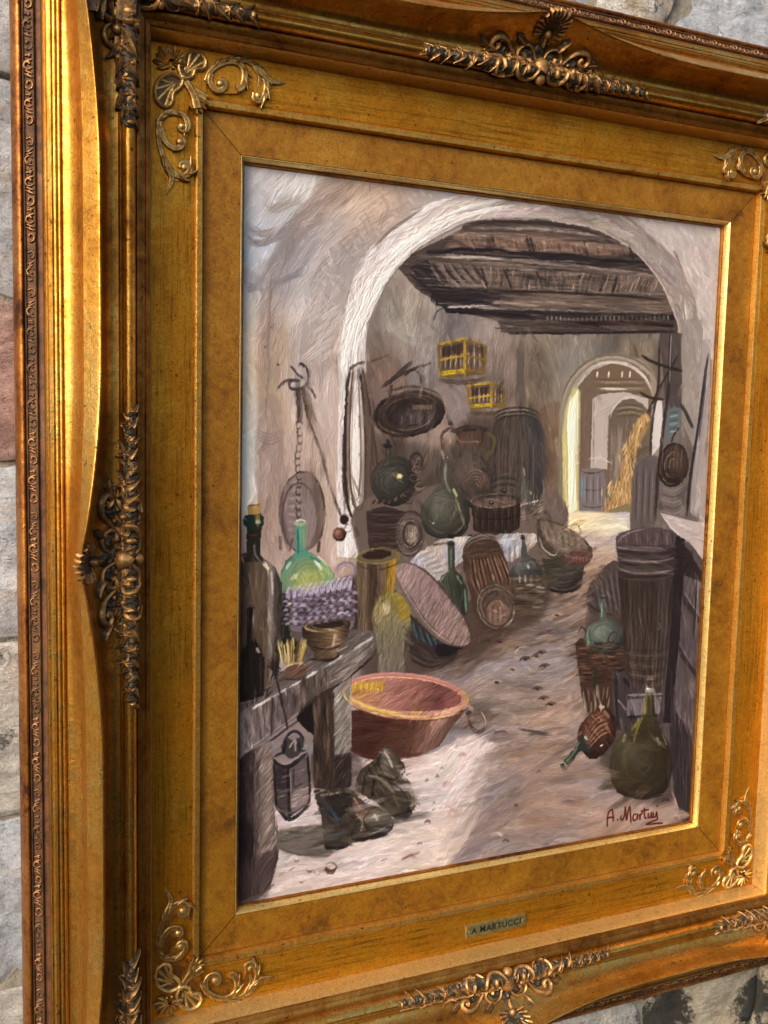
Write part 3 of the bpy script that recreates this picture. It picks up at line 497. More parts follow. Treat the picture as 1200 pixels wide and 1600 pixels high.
    lines(([(813, 838), (820, 840)], 6, (44, 38, 36)), ([(824, 882), (826, 888)], 3, (190, 200, 190)), ([(850, 880), (853, 905)], 2.5, (206, 198, 190)))
    # copper pot with handles
    fill([(846, 872), (913, 880), (908, 916), (890, 926), (860, 924), (853, 912)], grad=(850, 880, 870, 925, [(0, (78, 78, 66)), (.6, (94, 84, 74)), (1, (56, 48, 48))]), sm=False)
    fill([(840, 812), (862, 812), (895, 828), (920, 850), (925, 868), (912, 884), (884, 884), (856, 868), (842, 846)], (90, 78, 68)); fill([(846, 816), (870, 818), (905, 836), (918, 858), (900, 866), (872, 860), (852, 840)], (128, 112, 98))
    for k in range(12): stroke([(850 + k * 5.5, 820 + k * 2.2), (858 + k * 4.6, 848 + k * 1.6)], 2.2, [(154, 134, 116), (106, 90, 78)][k % 2], .7, .5)
    fill([(884, 864), (900, 858), (924, 862), (922, 876), (900, 882), (886, 874)], (112, 74, 68)); arc(903, 866, 20, 6, 0, 360, 2.5, (130, 118, 104))
    for k in range(5): stroke([(896 + k * 5, 868), (896 + k * 5, 878)], 2, (150, 108, 98), .7, .4)
    arc(882, 847, 11, 12, 0, 360, 2.2, (148, 134, 116)); arc(899, 828, 8, 10, 60, 400, 2.4, (104, 72, 60)); stroke([(842, 838), (850, 858), (866, 868), (872, 860)], 2.4, (172, 160, 146), .9, .3)
    for k in range(6): stroke([(858, 888 + k * 6), (880, 892 + k * 6), (905, 886 + k * 6)], 3, [(70, 74, 62), (110, 98, 88)][k % 2], .6, .5)
    arc(880, 915, 27, 10, 10, 170, 4, (46, 36, 40))
    # tilted pan
    fill([(612, 920), (640, 960), (700, 1010), (716, 1020), (690, 1042), (650, 1040), (632, 1010), (616, 960)], (76, 62, 58))
    for k in range(14): stroke([(642 + k * 3.4, 968 + k * 2.6), (650 + k * 3.6, 1000 + k * 1.4)], 2.4, [(58, 74, 88), (92, 104, 114), (44, 52, 62)][k % 3], .85, .4)
    fill([(684, 1006), (726, 1008), (700, 1024), (682, 1022)], (44, 38, 44))
    for k in range(5): stroke([(636, 1012 + k * 5), (670, 1030 + k * 4), (702, 1030 + k * 1)], 4, [(100, 82, 74), (74, 58, 54)][k % 2], .7, .4)
    pan = [(618, 884), (636, 880), (664, 892), (700, 930), (728, 970), (736, 1000), (722, 1010), (690, 1000), (656, 966), (630, 926), (618, 900)]
    rp = fill(pan, grad=(640, 900, 720, 1000, [(0, (154, 130, 128)), (.5, (138, 114, 112)), (1, (146, 124, 116))]))
    scum(rp, -62, 150, 20, 3.6, 13, .75, .6); arcp = spl(pan, 6, True)
    stroke(arcp[:44], 3.4, (92, 76, 70), .9, .4, sm=False); stroke(arcp[38:], 5, (122, 106, 96), .9, .4, sm=False); stroke(arcp[40:62] + [2, -3], 2, (176, 156, 148), .8, .4, sm=False); stroke([(628, 912), (650, 950), (676, 980), (700, 998)], 3, (78, 62, 58), .6, .5)
    # two jars
    r1 = fill([(557, 870), (560, 990), (600, 990), (604, 930), (616, 925), (620, 868)], grad=(557, 900, 620, 900, [(0, (112, 94, 70)), (.25, (124, 104, 84)), (.4, (84, 64, 52)), (.62, (120, 98, 82)), (.8, (150, 118, 52)), (.95, (188, 142, 40)), (1, (120, 96, 56))]), sm=False)
    for k in range(13): stroke([(560 + k * 4.6, 884), (561 + k * 4, 984)], 3, tuple(np.clip(PC[min(PH - 1, int(MP([(561 + k * 4.4, 915)])[0, 1])), int(MP([(561 + k * 4.4, 915)])[0, 0])] * 255 + rng.normal(0, 12), 5, 250)), .6, .6, r1)
    fill(ellp(588, 869, 32, 12, -4), (124, 106, 74)); fill(ellp(588, 867, 23, 7, -4), (72, 48, 42)); arc(588, 869, 32, 12, 0, 360, 2, (150, 132, 92), rot=-4); arc(590, 878, 31, 11, 0, 175, 2.5, (92, 74, 52), rot=-4); arc(616, 872, 7, 9, 200, 420, 4, (140, 124, 62))
    jar = [(590, 938), (604, 926), (622, 928), (636, 946), (642, 970), (640, 1000), (634, 1052), (592, 1052), (588, 1000), (582, 962)]
    r2 = fill(jar, grad=(612, 930, 612, 1050, [(0, (146, 132, 68)), (.25, (142, 130, 92)), (.5, (124, 116, 92)), (1, (122, 110, 100))]))
    fill([(620, 930), (636, 945), (640, 968), (628, 972), (622, 950)], (158, 132, 44), soft=2, a=.8); fill([(632, 1000), (641, 990), (636, 1050), (630, 1050)], (96, 86, 76), soft=2, a=.8)
    scum(r2, lambda x, y: 95 if y > 975 else -40, 110, 22, 3.5, 9, .7, .6)
    fill(ellp(603, 950, 7, 10), (176, 156, 124), soft=3, z=1.2); lines(([(600, 944), (602, 954)], 4, (208, 190, 168)), ([(606, 946), (607, 960)], 3, (196, 176, 150)), ([(612, 938), (618, 960)], 4, (150, 132, 70))); arc(611, 960, 28, 32, 130, 250, 2.5, (92, 78, 62)); stroke([(590, 965), (594, 945), (602, 936)], 2.5, (84, 70, 60), .7, .4); stroke([(584, 990), (590, 1045)], 4, (84, 72, 66), .6, .5)
    # tall barrel and neighbours (right)
    rbk = fill([(915, 940), (922, 912), (945, 885), (962, 876), (975, 900), (975, 962), (940, 964), (922, 955)], (96, 82, 80))
    for k in range(10): stroke([(926 + k * 4, 915 - k * 3), (936 + k * 4, 955)], 2.4, [(76, 62, 62), (124, 110, 106)][k % 2], .7, .4, rbk)
    stroke([(915, 940), (930, 952), (960, 962)], 3, (62, 48, 48), .8, .3)
    fill([(905, 1060), (900, 1010), (908, 996), (930, 1010), (975, 1010), (985, 1110), (920, 1110)], (92, 66, 54), sm=True)
    bottle([(938, 968), (948, 966), (966, 972), (976, 992), (972, 1014), (948, 1022), (922, 1014), (912, 996), (920, 978)], [(938, 972), (938, 936), (946, 936), (949, 970)], [(0, (118, 146, 124)), (.5, (86, 112, 96)), (1, (62, 78, 70))], cx=944, cy=994, rx=31, ry=27)
    lines(([(937, 932), (948, 933)], 5, (60, 72, 58)), ([(938, 931), (947, 931)], 1.8, (188, 188, 130)), ([(940, 942), (941, 965)], 2.5, (112, 142, 120)), ([(918, 985), (920, 1010)], 4, (112, 144, 122)))
    arc(960, 1002, 9, 14, 0, 360, 3, (84, 62, 54)); stroke([(930, 1000), (934, 1014)], 3, (60, 76, 84), .7, .4)
    for k in range(70): x = rng.uniform(902, 972); y = rng.uniform(1004, 1066); stroke([(x - 8, y), (x + 8, y + rng.uniform(-2, 2))], 2.6, [(72, 50, 42), (128, 92, 72), (100, 70, 56), (62, 46, 42)][rng.integers(4)], .75, .4)
    arc(910, 992, 6, 12, 180, 360, 3, (84, 60, 50)); stroke([(942, 1020), (945, 1036)], 5, (150, 110, 88), .7, .4)
    rtb = fill([(962, 850), (967, 900), (972, 960), (980, 1078), (1004, 1084), (1036, 1080), (1046, 1000), (1058, 900), (1060, 850)], grad=(965, 950, 1058, 950, [(0, (66, 54, 50)), (.3, (84, 70, 62)), (.55, (70, 57, 50)), (.8, (86, 74, 70)), (1, (58, 48, 48))]), sm=False)
    for k in range(22): stroke([(972 + k * 3.9, 905), (984 + k * 2.6, 1075)], 3, [(60, 48, 44), (98, 84, 76), (78, 63, 56), (108, 96, 94)][k % 4], .55, .6, rtb)
    fill([(962, 846), (1010, 828), (1060, 846), (1060, 898), (1010, 906), (968, 898)], (84, 71, 70), sm=False); fill(ellp(1011, 842, 49, 18), (100, 84, 86))
    for k in range(10): stroke([(978 + k * 8, 832), (980 + k * 8, 850)], 3, [(122, 106, 108), (80, 64, 66)][k % 2], .6, .5)
    for k in range(9): arc(1010, 848 + k * 6, 49 - k * .6, 12, 0, 180, 3.2, [(134, 120, 114), (62, 50, 50), (92, 78, 74)][k % 3], a=.85)
    for k in range(9): arc(1010, 1008 + k * 8, 37 - k * 1.4, 9, 5, 175, 3, [(72, 58, 54), (108, 92, 84)][k % 2], a=.8)
    stroke([(962, 850), (980, 834), (1010, 826)], 2.5, (140, 118, 118), .8, .4); stroke([(1028, 972), (1032, 978), (1026, 984)], 2, (150, 138, 134), .8, .3)
    # table and crates at the right edge
    rT = fill([(1056, 840), (1112, 870), (1110, 1300), (1070, 1290), (1040, 1200), (1036, 1120), (1050, 960)], (100, 89, 92), sm=False)
    scum(rT, 88, 170, 30, 5, 9, .7, .6)
    fill([(1056, 838), (1070, 842), (1066, 930), (1052, 1130), (1036, 1130), (1046, 1000)], (56, 46, 52), sm=False)
    fill([(1062, 846), (1076, 860), (1100, 900), (1096, 912), (1066, 896)], (62, 50, 52), sm=False)
    for p, w in (([(1066, 928), (1078, 950), (1094, 972)], 7), ([(1056, 1006), (1070, 1028), (1090, 1058)], 6), ([(1050, 1108), (1064, 1132), (1078, 1160)], 5), ([(1088, 905), (1084, 1000)], 3)): stroke(p, w, (60, 48, 48), .9, .35); stroke([(q[0] + 3, q[1] - 5) for q in p], 1.8, (142, 130, 134), .7, .4)
    fill([(1048, 1130), (1080, 1150), (1078, 1290), (1056, 1250)], (66, 57, 62), sm=True, a=.8)
    for k in range(7): stroke([(1058 + k * 3, 1160 + k * 6), (1062 + k * 2, 1240 + k * 4)], 4, [(50, 44, 50), (92, 84, 88)][k % 2], .7, .5)
    fill([(1032, 802), (1050, 806), (1112, 820), (1110, 880), (1096, 872), (1078, 848), (1060, 838), (1046, 822)], (182, 170, 168), sm=False, z=1)
    for k in range(12): stroke([(1042 + k * 4, 808 + k * 3), (1066 + k * 4, 816 + k * 3)], 3.5, [(206, 194, 192), (156, 144, 144)][k % 2], .75, .5, zz=1.5)
    stroke([(1034, 806), (1050, 826), (1066, 838)], 2.5, (214, 206, 206), .9, .3)
    fill([(957, 1046), (976, 1046), (982, 1070), (1036, 1082), (1034, 1130), (1010, 1150), (958, 1140)], (84, 73, 76), sm=False)
    fill([(980, 1092), (1034, 1088), (1030, 1114), (980, 1118)], (122, 110, 116), sm=False); lines(([(958, 1048), (976, 1046)], 3, (46, 32, 30)), ([(962, 1050), (966, 1140)], 5, (60, 50, 54)), ([(980, 1086), (1036, 1084)], 3.5, (138, 126, 130)), ([(966, 1092), (976, 1106), (980, 1110)], 3, (140, 128, 134)), ([(978, 1120), (1030, 1118)], 4, (54, 46, 50)), ([(974, 1060), (984, 1072)], 5, (48, 42, 42)), ([(970, 1122), (974, 1142)], 3, (116, 102, 100)))
    for k in range(6): stroke([(984 + k * 8, 1096), (984 + k * 8, 1112)], 3, [(104, 92, 98), (140, 128, 134)][k % 2], .6, .5)
    stroke([(930, 1040), (930, 1062), (927, 1078)], 8, (56, 64, 54), .95, .3)
    for k in range(40): x = 908 + rng.uniform(0, 46); y = rng.uniform(1074, 1104); stroke([(x, y - 8), (x + (930 - x) * .15, y + 12)], 2.2, [(84, 68, 58), (128, 110, 92), (66, 56, 50), (150, 132, 110), (100, 70, 54)][rng.integers(5)], .8, .4)
    # fallen straw flask
    rfk = fill([(902, 1150), (912, 1126), (930, 1112), (950, 1106), (962, 1124), (962, 1150), (946, 1176), (926, 1186), (912, 1176)], rad=(930, 1135, 36, 40, [(0, (124, 84, 66)), (.6, (98, 62, 48)), (1, (62, 40, 34))]))
    for k in range(22): t = k / 21; stroke([(912 + 8 * t, 1150 + 22 * t), (926 + 14 * t, 1122 + 30 * t), (946 + 10 * t, 1110 + 36 * t)], 2.2, [(146, 102, 78), (72, 42, 34), (112, 72, 56), (170, 134, 112)][k % 4], .8, .4)
    fill([(908, 1148), (916, 1160), (922, 1176), (908, 1172), (892, 1192), (882, 1204), (876, 1196), (890, 1178), (902, 1162)], (62, 70, 62)); lines(([(906, 1158), (896, 1176), (884, 1190)], 3, (112, 130, 114)), ([(876, 1194), (884, 1204)], 6, (52, 60, 54)), ([(880, 1190), (886, 1198)], 2.4, (170, 184, 164)), ([(914, 1150), (918, 1156)], 4, (176, 186, 170)), ([(938, 1166), (942, 1164)], 2.5, (220, 206, 196)), ([(936, 1104), (944, 1106)], 5, (176, 154, 146)), ([(944, 1110), (952, 1120)], 5, (140, 108, 90)))
    stroke([(878, 1210), (920, 1200), (960, 1180)], 8, (108, 92, 90), .5, .5)
    # big demijohn
    bd = [(1008, 1122), (1022, 1122), (1032, 1138), (1046, 1164), (1051, 1198), (1046, 1228), (1028, 1244), (1002, 1247), (972, 1242), (956, 1222), (953, 1192), (962, 1162), (984, 1140)]
    r3 = fill(bd, rad=(984, 1170, 74, 88, [(0, (110, 102, 78)), (.3, (86, 77, 58)), (.7, (70, 60, 46)), (1, (56, 48, 40))]))
    scum(r3, lambda x, y: math.degrees(math.atan2(y - 1190, x - 1002)) + 90, 130, 34, 5, 6, .6, .6)
    fill([(1008, 1128), (1010, 1082), (1022, 1082), (1022, 1128)], (84, 78, 52), sm=False); lines(([(1010, 1084), (1008, 1112), (998, 1128), (986, 1142)], 6, (134, 128, 58)), ([(1004, 1120), (996, 1140), (990, 1160)], 4, (122, 118, 56)), ([(978, 1148), (974, 1160)], 5, (166, 164, 136)), ([(1020, 1090), (1022, 1120)], 4, (66, 48, 38)), ([(1008, 1078), (1024, 1079)], 6, (168, 168, 156)), ([(1010, 1076), (1016, 1077)], 3, (228, 228, 216)), ([(1012, 1066), (1022, 1068)], 10, (102, 70, 58)), ([(1011, 1060), (1022, 1060)], 7, (150, 124, 108)),
          ([(1034, 1144), (1042, 1164)], 3, (122, 122, 84)), ([(962, 1236), (1000, 1248), (1036, 1242)], 3, (50, 46, 44)), ([(1026, 1152), (1032, 1164)], 4, (132, 124, 108)))
    stroke([(994, 1236), (997, 1236)], 2.5, (220, 216, 200), .95, .1)
    # ---- copper basin
    ob = [(538, 1110), (548, 1172), (570, 1184), (610, 1188), (655, 1180), (688, 1164), (704, 1140), (728, 1108)]
    r4 = fill(ob, grad=(548, 1110, 700, 1180, [(0, (90, 54, 48)), (.35, (98, 58, 48)), (.6, (112, 72, 60)), (.8, (140, 106, 94)), (1, (96, 68, 58))]), sm=False)
    scum(r4, lambda x, y: 4 if x < 630 else -58, 150, 30, 4.5, 9, .7, .6)
    for k in range(12): stroke([(672 + k * 2.5, 1150 - k * 2), (682 + k * 2.5, 1124 - k * 2)], 3, (170, 136, 120), .55, .6)
    stroke([(550, 1176), (610, 1186), (670, 1174)], 6, (110, 60, 44), .8, .4)
    fill(ellp(633, 1087, 98, 33, 5), (190, 138, 120)); rin = fill(ellp(633, 1085, 88, 25, 5), grad=(560, 1070, 715, 1095, [(0, (176, 128, 74)), (.3, (168, 118, 106)), (.6, (150, 100, 90)), (.8, (124, 76, 72)), (1, (150, 96, 92))]))
    scum(rin, -35, 130, 20, 4, 10, .7, .6)
    for k in range(16): stroke([(553 + k * 3, 1064 + rng.uniform(0, 4)), (552 + k * 3, 1076 + rng.uniform(0, 8))], 3.5, [(200, 166, 52), (222, 186, 92), (186, 140, 50)][k % 3], .8, .4, zz=1.5)
    for q, c, w in ((0, (208, 142, 134), 5), (2, (188, 116, 110), 3)): arc(633, 1087, 96 - q, 33 - q, 185, 350, w, c, rot=5)
    arc(633, 1088, 96, 32, 10, 172, 7, (206, 158, 126), rot=5); arc(633, 1086, 92, 29, 90, 170, 3.5, (226, 196, 84), rot=5, zz=1.6); arc(633, 1086, 92, 29, 20, 60, 2.5, (224, 182, 150), rot=5); arc(633, 1092, 97, 33, 20, 160, 2.5, (126, 66, 52), rot=5); arc(633, 1083, 88, 24, 200, 320, 2, (232, 190, 150), rot=5); stroke([(640, 1112), (665, 1112)], 3, (222, 182, 70), .9, .4); stroke([(716, 1078), (730, 1090), (726, 1102)], 6, (196, 152, 78), .9, .4)
    lines(([(722, 1108), (732, 1102), (738, 1112)], 6, (176, 140, 124)), ([(728, 1116), (736, 1112)], 6, (84, 56, 48)))
    arc(745, 1126, 13, 19, -60, 250, 5, (112, 76, 60), rot=-20, a=.97); arc(745, 1126, 13, 19, -40, 60, 1.8, (196, 166, 148), rot=-20); arc(745, 1126, 11, 17, 100, 240, 1.6, (72, 46, 42), rot=-20)
    stroke([(546, 1190), (600, 1196), (680, 1182)], 5, (170, 140, 130), .6, .5)
    # ---- demijohn, basket, bottles on the bench
    gd = [(464, 862), (480, 862), (498, 872), (516, 888), (524, 908), (524, 930), (442, 932), (440, 900), (446, 880)]
    r5 = fill(gd, rad=(484, 918, 52, 60, [(0, (176, 170, 98)), (.35, (150, 162, 98)), (.6, (124, 150, 108)), (.85, (104, 142, 118)), (1, (76, 116, 98))]))
    scum(r5, lambda x, y: math.degrees(math.atan2(y - 905, x - 482)) + 90, 90, 24, 4.5, 9, .6, .6)
    fill([(463, 864), (462, 820), (478, 820), (480, 862), (490, 872), (456, 872)], (88, 150, 128), sm=False)
    lines(([(475, 826), (476, 855)], 3.5, (156, 160, 108)), ([(465, 826), (466, 866)], 3, (64, 124, 108)), ([(460, 817), (470, 820), (480, 817)], 5, (176, 184, 150)), ([(462, 814), (470, 812), (478, 815)], 2.5, (228, 230, 210)), ([(466, 818), (476, 818)], 2.5, (60, 66, 54)), ([(492, 876), (504, 892)], 5, (214, 232, 214)), ([(496, 870), (512, 884)], 2, (240, 240, 226)), ([(448, 888), (456, 878)], 4, (184, 216, 196)), ([(486, 870), (500, 880)], 4, (60, 132, 106)), ([(456, 905), (466, 895)], 5, (196, 196, 160)))
    for k in range(4): arc(481, 910, 38 - k * 4, 38 - k * 5, 300, 350, 2.5, (196, 206, 110), a=.6)
    rk = fill([(440, 928), (480, 920), (530, 912), (556, 916), (554, 950), (546, 985), (460, 985), (438, 960)], (122, 106, 118))
    for k in range(60): x = rng.uniform(442, 552); y = rng.uniform(930, 978); stroke([(x - 8, y), (x, y - 3), (x + 8, y)], 3.4, [(172, 158, 178), (98, 82, 92), (142, 126, 146), (74, 60, 66), (190, 178, 190)][rng.integers(5)], .85, .35, zz=1.3)
    for k in range(12): x = 450 + k * 8.8; y = 929 - k * 1.4; stroke([(x, y + 9), (x + 3, y - 7)], 6, [(176, 164, 186), (198, 188, 200)][k % 2], .9, .35, zz=1.8); stroke([(x + 4.5, y + 8), (x + 6, y - 6)], 2, (64, 52, 62), .85, .2)
    arc(540, 898, 15, 18, 170, 370, 8, (130, 112, 132), rot=20); arc(540, 897, 13, 15, 180, 350, 2, (196, 186, 198), rot=20); stroke([(528, 905), (524, 916)], 7, (112, 96, 108), .9, .4); stroke([(546, 876), (552, 866), (556, 860)], 4, (150, 136, 116), .7, .4)
    stroke([(555, 920), (560, 960), (550, 985)], 6, (78, 58, 56), .8, .4)
    # bench
    bt = fill([(370, 1090), (400, 1070), (470, 1030), (548, 984), (582, 985), (588, 996), (480, 1052), (370, 1118)], (112, 100, 96), sm=False)
    scum(bt, -28, 110, 22, 4, 10, .7, .6)
    bf = fill([(366, 1120), (480, 1052), (588, 994), (588, 1012), (570, 1034), (480, 1106), (366, 1194)], grad=(380, 1150, 580, 1010, [(0, (128, 114, 114)), (.3, (112, 98, 96)), (.5, (100, 86, 80)), (.8, (126, 116, 110)), (1, (112, 102, 96))]), sm=False)
    scum(bf, lambda x, y: 86 if x < 520 else -40, 260, 20, 4, 12, .75, .6)
    for k in range(26): t = rng.random(); x = 378 + 200 * t; y = 1118 - 118 * t; stroke([(x, y), (x + 14, y - 9)], 4, [(198, 192, 192), (172, 164, 162), (214, 208, 206)][rng.integers(3)], .8, .5, zz=1.8)
    lines(([(372, 1192), (440, 1144), (520, 1080), (586, 1022)], 4, (58, 46, 48)), ([(376, 1180), (430, 1140), (480, 1104)], 2.5, (156, 146, 146)), ([(426, 1088), (424, 1150)], 3, (76, 62, 62)), ([(510, 1050), (500, 1065)], 2, (80, 68, 64)))
    # legs
    lg = fill([(366, 1196), (380, 1180), (422, 1156), (426, 1200), (430, 1300), (434, 1340), (418, 1392), (392, 1402), (366, 1412)], grad=(372, 1290, 432, 1290, [(0, (66, 52, 56)), (.35, (84, 68, 68)), (.6, (130, 114, 106)), (.85, (140, 124, 116)), (1, (86, 70, 66))]), sm=False)
    scum(lg, lambda x, y: 88 if x < 400 else -58, 280, 22, 4, 11, .75, .6)
    fill([(374, 1290), (392, 1290), (396, 1330), (384, 1350), (372, 1350)], (52, 40, 46), soft=3, a=.8)
    fill([(370, 1360), (424, 1330), (418, 1392), (370, 1412)], (84, 66, 66), soft=4, a=.7); stroke([(430, 1280), (434, 1330), (420, 1390)], 4, (72, 54, 54), .8, .4)
    fill([(488, 1092), (470, 1108), (462, 1122), (478, 1142), (490, 1150), (490, 1232), (520, 1236), (548, 1230), (549, 1056), (530, 1066)], (78, 64, 56), sm=False)
    fill([(462, 1122), (488, 1098), (490, 1150), (474, 1138)], (40, 32, 34), sm=False)
    l2 = fill([(520, 1078), (548, 1056), (549, 1180), (524, 1180)], (134, 126, 118), sm=False); scum(l2, -55, 100, 16, 3.4, 13, .8, .6)
    for k in range(22): x = rng.uniform(490, 524); y = rng.uniform(1100, 1220); stroke([(x, y - 16), (x + 1, y + 16)], 3.6, [(56, 44, 40), (104, 84, 70), (80, 64, 56), (122, 98, 82)][rng.integers(4)], .75, .5)
    fill([(524, 1180), (549, 1174), (549, 1228), (522, 1234)], (70, 58, 54), sm=False, a=.8, soft=2); stroke([(548, 1060), (549, 1180)], 2, (176, 168, 158), .7, .4)
    fill([(426, 1160), (462, 1124), (484, 1146), (488, 1230), (484, 1250), (480, 1160)], (140, 122, 120), a=.5, sm=False)
    # cups on the bench
    fill([(476, 976), (540, 968), (545, 985), (538, 1008), (524, 1018), (524, 1026), (494, 1030), (492, 1020), (480, 1004)], grad=(478, 1000, 544, 1000, [(0, (70, 54, 44)), (.45, (116, 92, 66)), (.7, (146, 118, 92)), (1, (76, 58, 48))])); fill(ellp(510, 975, 33, 10, -6), (98, 78, 58)); fill(ellp(511, 976, 26, 6, -6), (58, 44, 38))
    arc(510, 975, 33, 10, 0, 360, 2.4, (172, 148, 112), rot=-6); lines(([(524, 990), (520, 1012)], 4, (196, 170, 142)), ([(490, 1010), (510, 1014), (532, 1008)], 2.5, (66, 50, 42)), ([(484, 1030), (520, 1030), (530, 1020)], 5, (58, 46, 42)), ([(524, 1014), (530, 1018)], 4, (222, 206, 190)), ([(486, 976), (500, 982), (530, 980)], 2.5, (150, 124, 84)))
    # big bottle, small bottles
    rbb = fill([(374, 872), (388, 862), (404, 862), (412, 872), (432, 886), (441, 910), (441, 990), (434, 1050), (410, 1084), (374, 1100)], grad=(376, 950, 442, 950, [(0, (88, 70, 58)), (.3, (112, 94, 78)), (.62, (104, 88, 74)), (.72, (134, 124, 120)), (.8, (98, 90, 82)), (1, (58, 50, 46))]), sm=False)
    scum(rbb, 88, 170, 30, 4.5, 7, .65, .6)
    fill([(386, 870), (386, 812), (408, 812), (408, 866), (414, 876), (380, 880)], (52, 50, 42), sm=False); fill([(384, 806), (408, 804), (409, 824), (385, 826)], (42, 66, 54), sm=True); fill([(387, 790), (406, 787), (406, 804), (388, 805)], (166, 136, 82), sm=False)
    lines(([(399, 817), (406, 816)], 6, (184, 206, 186)), ([(388, 790), (405, 789)], 3, (122, 100, 62)), ([(390, 838), (404, 838)], 3, (98, 58, 48)), ([(398, 850), (400, 866), (408, 878)], 3, (112, 116, 112)), ([(410, 878), (424, 890), (424, 930), (422, 980)], 8, (128, 118, 114)), ([(412, 880), (420, 890)], 5, (226, 206, 182)), ([(424, 892), (426, 930)], 3, (200, 190, 186)), ([(378, 868), (390, 864)], 3, (84, 70, 60)), ([(392, 845), (392, 866)], 4, (74, 44, 38)))
    fill([(392, 1000), (400, 996), (408, 1012), (414, 1030), (412, 1086), (384, 1098), (374, 1098), (374, 1020), (386, 1008), (386, 950), (400, 948)], (38, 31, 30), sm=False); lines(([(388, 944), (396, 943)], 6, (112, 102, 102)), ([(398, 950), (397, 975)], 2.5, (176, 172, 176)), ([(402, 1012), (406, 1020)], 5, (182, 172, 166)), ([(392, 950), (390, 1000)], 5, (30, 24, 24)), ([(380, 1040), (384, 1080)], 6, (58, 50, 46)), ([(408, 1030), (408, 1080)], 3, (72, 64, 60)), ([(396, 982), (398, 1002)], 3, (84, 78, 76)))
    fill([(438, 1002), (444, 990), (442, 940), (452, 938), (454, 988), (464, 1000), (470, 1020), (430, 1020)], (46, 50, 38), sm=True); lines(([(440, 930), (452, 932)], 7, (44, 36, 32)), ([(450, 940), (452, 946)], 3.5, (226, 222, 150)), ([(452, 960), (453, 985)], 2.5, (102, 120, 72)), ([(458, 996), (460, 1002)], 3, (196, 204, 150)))
    for k in range(46): t = rng.random(); x = 434 + 48 * t; stroke([(x, 1002 + rng.uniform(-6, 6)), (450 + (x - 458) * .6 + 6, 1038)], 2.6, [(202, 178, 108), (228, 210, 150), (126, 100, 60), (168, 142, 84), (90, 72, 50)][rng.integers(5)], .85, .4, zz=1.6)
    fill(ellp(462, 1048, 20, 9, -10), (122, 90, 72)); arc(462, 1046, 20, 9, 180, 340, 2.5, (206, 176, 120), rot=-10); arc(460, 1052, 20, 8, 10, 170, 3, (70, 52, 50), rot=-10); stroke([(468, 1040), (474, 1034)], 4, (226, 198, 168), .9, .3)
    for k in range(12): stroke([(424 + rng.uniform(-8, 8), 1030 + rng.uniform(-6, 14)), (432 + rng.uniform(-8, 8), 1050 + rng.uniform(-8, 10))], 2.4, (52, 42, 42), .8, .3)
    lines(([(428, 1048), (436, 1078), (444, 1112), (448, 1140)], 3, (54, 44, 44)), ([(426, 1050), (420, 1070), (416, 1090)], 3, (62, 50, 50)), ([(414, 1090), (426, 1080)], 3, (70, 56, 56)))
    # lantern
    fill([(428, 1190), (450, 1200), (482, 1182), (484, 1256), (452, 1280), (430, 1258)], (92, 80, 80), sm=False); fill([(456, 1204), (479, 1190), (481, 1250), (456, 1268)], (112, 98, 98), soft=2); fill([(458, 1240), (480, 1232), (481, 1254), (456, 1268)], (140, 124, 122), soft=3); fill([(431, 1200), (449, 1208), (450, 1236), (432, 1228)], (74, 62, 64), soft=2)
    for k in range(16): x = rng.uniform(430, 480); y = rng.uniform(1200, 1256); stroke([(x - 8, y + 3), (x + 8, y - 3)], 3.4, [(120, 106, 106), (74, 64, 66), (150, 138, 136), (104, 92, 100)][rng.integers(4)], .65, .6)
    Ld = (40, 34, 34); lines(([(426, 1186), (450, 1198), (480, 1178)], 6, Ld), ([(426, 1184), (444, 1176), (478, 1174)], 4, (66, 58, 56)), ([(428, 1188), (431, 1262)], 4.5, Ld), ([(451, 1198), (452, 1280)], 5, Ld), ([(481, 1180), (484, 1256)], 4, Ld), ([(430, 1258), (452, 1282), (485, 1258)], 6, Ld), ([(430, 1262), (452, 1272), (478, 1256)], 3, (120, 108, 108)), ([(428, 1182), (446, 1194), (478, 1176)], 1.8, (160, 148, 134)), ([(454, 1202), (455, 1262)], 1.6, (150, 138, 132)), ([(459, 1200), (458, 1230)], 2.5, (70, 60, 60)))
    arc(459, 1162, 14, 19, 170, 375, 5, (46, 42, 54)); arc(459, 1162, 11, 15, 180, 350, 1.6, (146, 138, 148)); fill([(440, 1172), (446, 1150), (456, 1158), (470, 1152), (472, 1172), (456, 1186)], (84, 76, 76)); lines(([(452, 1170), (460, 1158), (462, 1176)], 3, (186, 176, 174)), ([(446, 1156), (444, 1178)], 5, (46, 40, 44)), ([(466, 1160), (468, 1174)], 3, (54, 48, 50)))
    # shadow and shoes
    rsh = fill([(432, 1300), (450, 1296), (510, 1290), (520, 1330), (500, 1340), (440, 1330), (430, 1318)], (120, 110, 102), soft=2)
    scum(rsh, -6, 60, 34, 4, 10, .75, .6); stroke([(440, 1300), (480, 1302), (506, 1294)], 4, (90, 78, 74), .7, .4); stroke([(436, 1326), (470, 1336), (506, 1334)], 4, (98, 86, 80), .7, .4)
    s2 = fill([(556, 1222), (566, 1200), (588, 1184), (596, 1170), (606, 1164), (616, 1176), (628, 1190), (632, 1196), (626, 1210), (640, 1222), (648, 1240), (648, 1264), (638, 1280), (624, 1282), (606, 1270), (584, 1252), (560, 1240)], rad=(600, 1195, 66, 90, [(0, (120, 108, 96)), (.4, (86, 75, 64)), (.8, (88, 76, 64)), (1, (50, 42, 38))]))
    scum(s2, lambda x, y: 60 if x < 600 else 35, 110, 18, 3.6, 11, .7, .5)
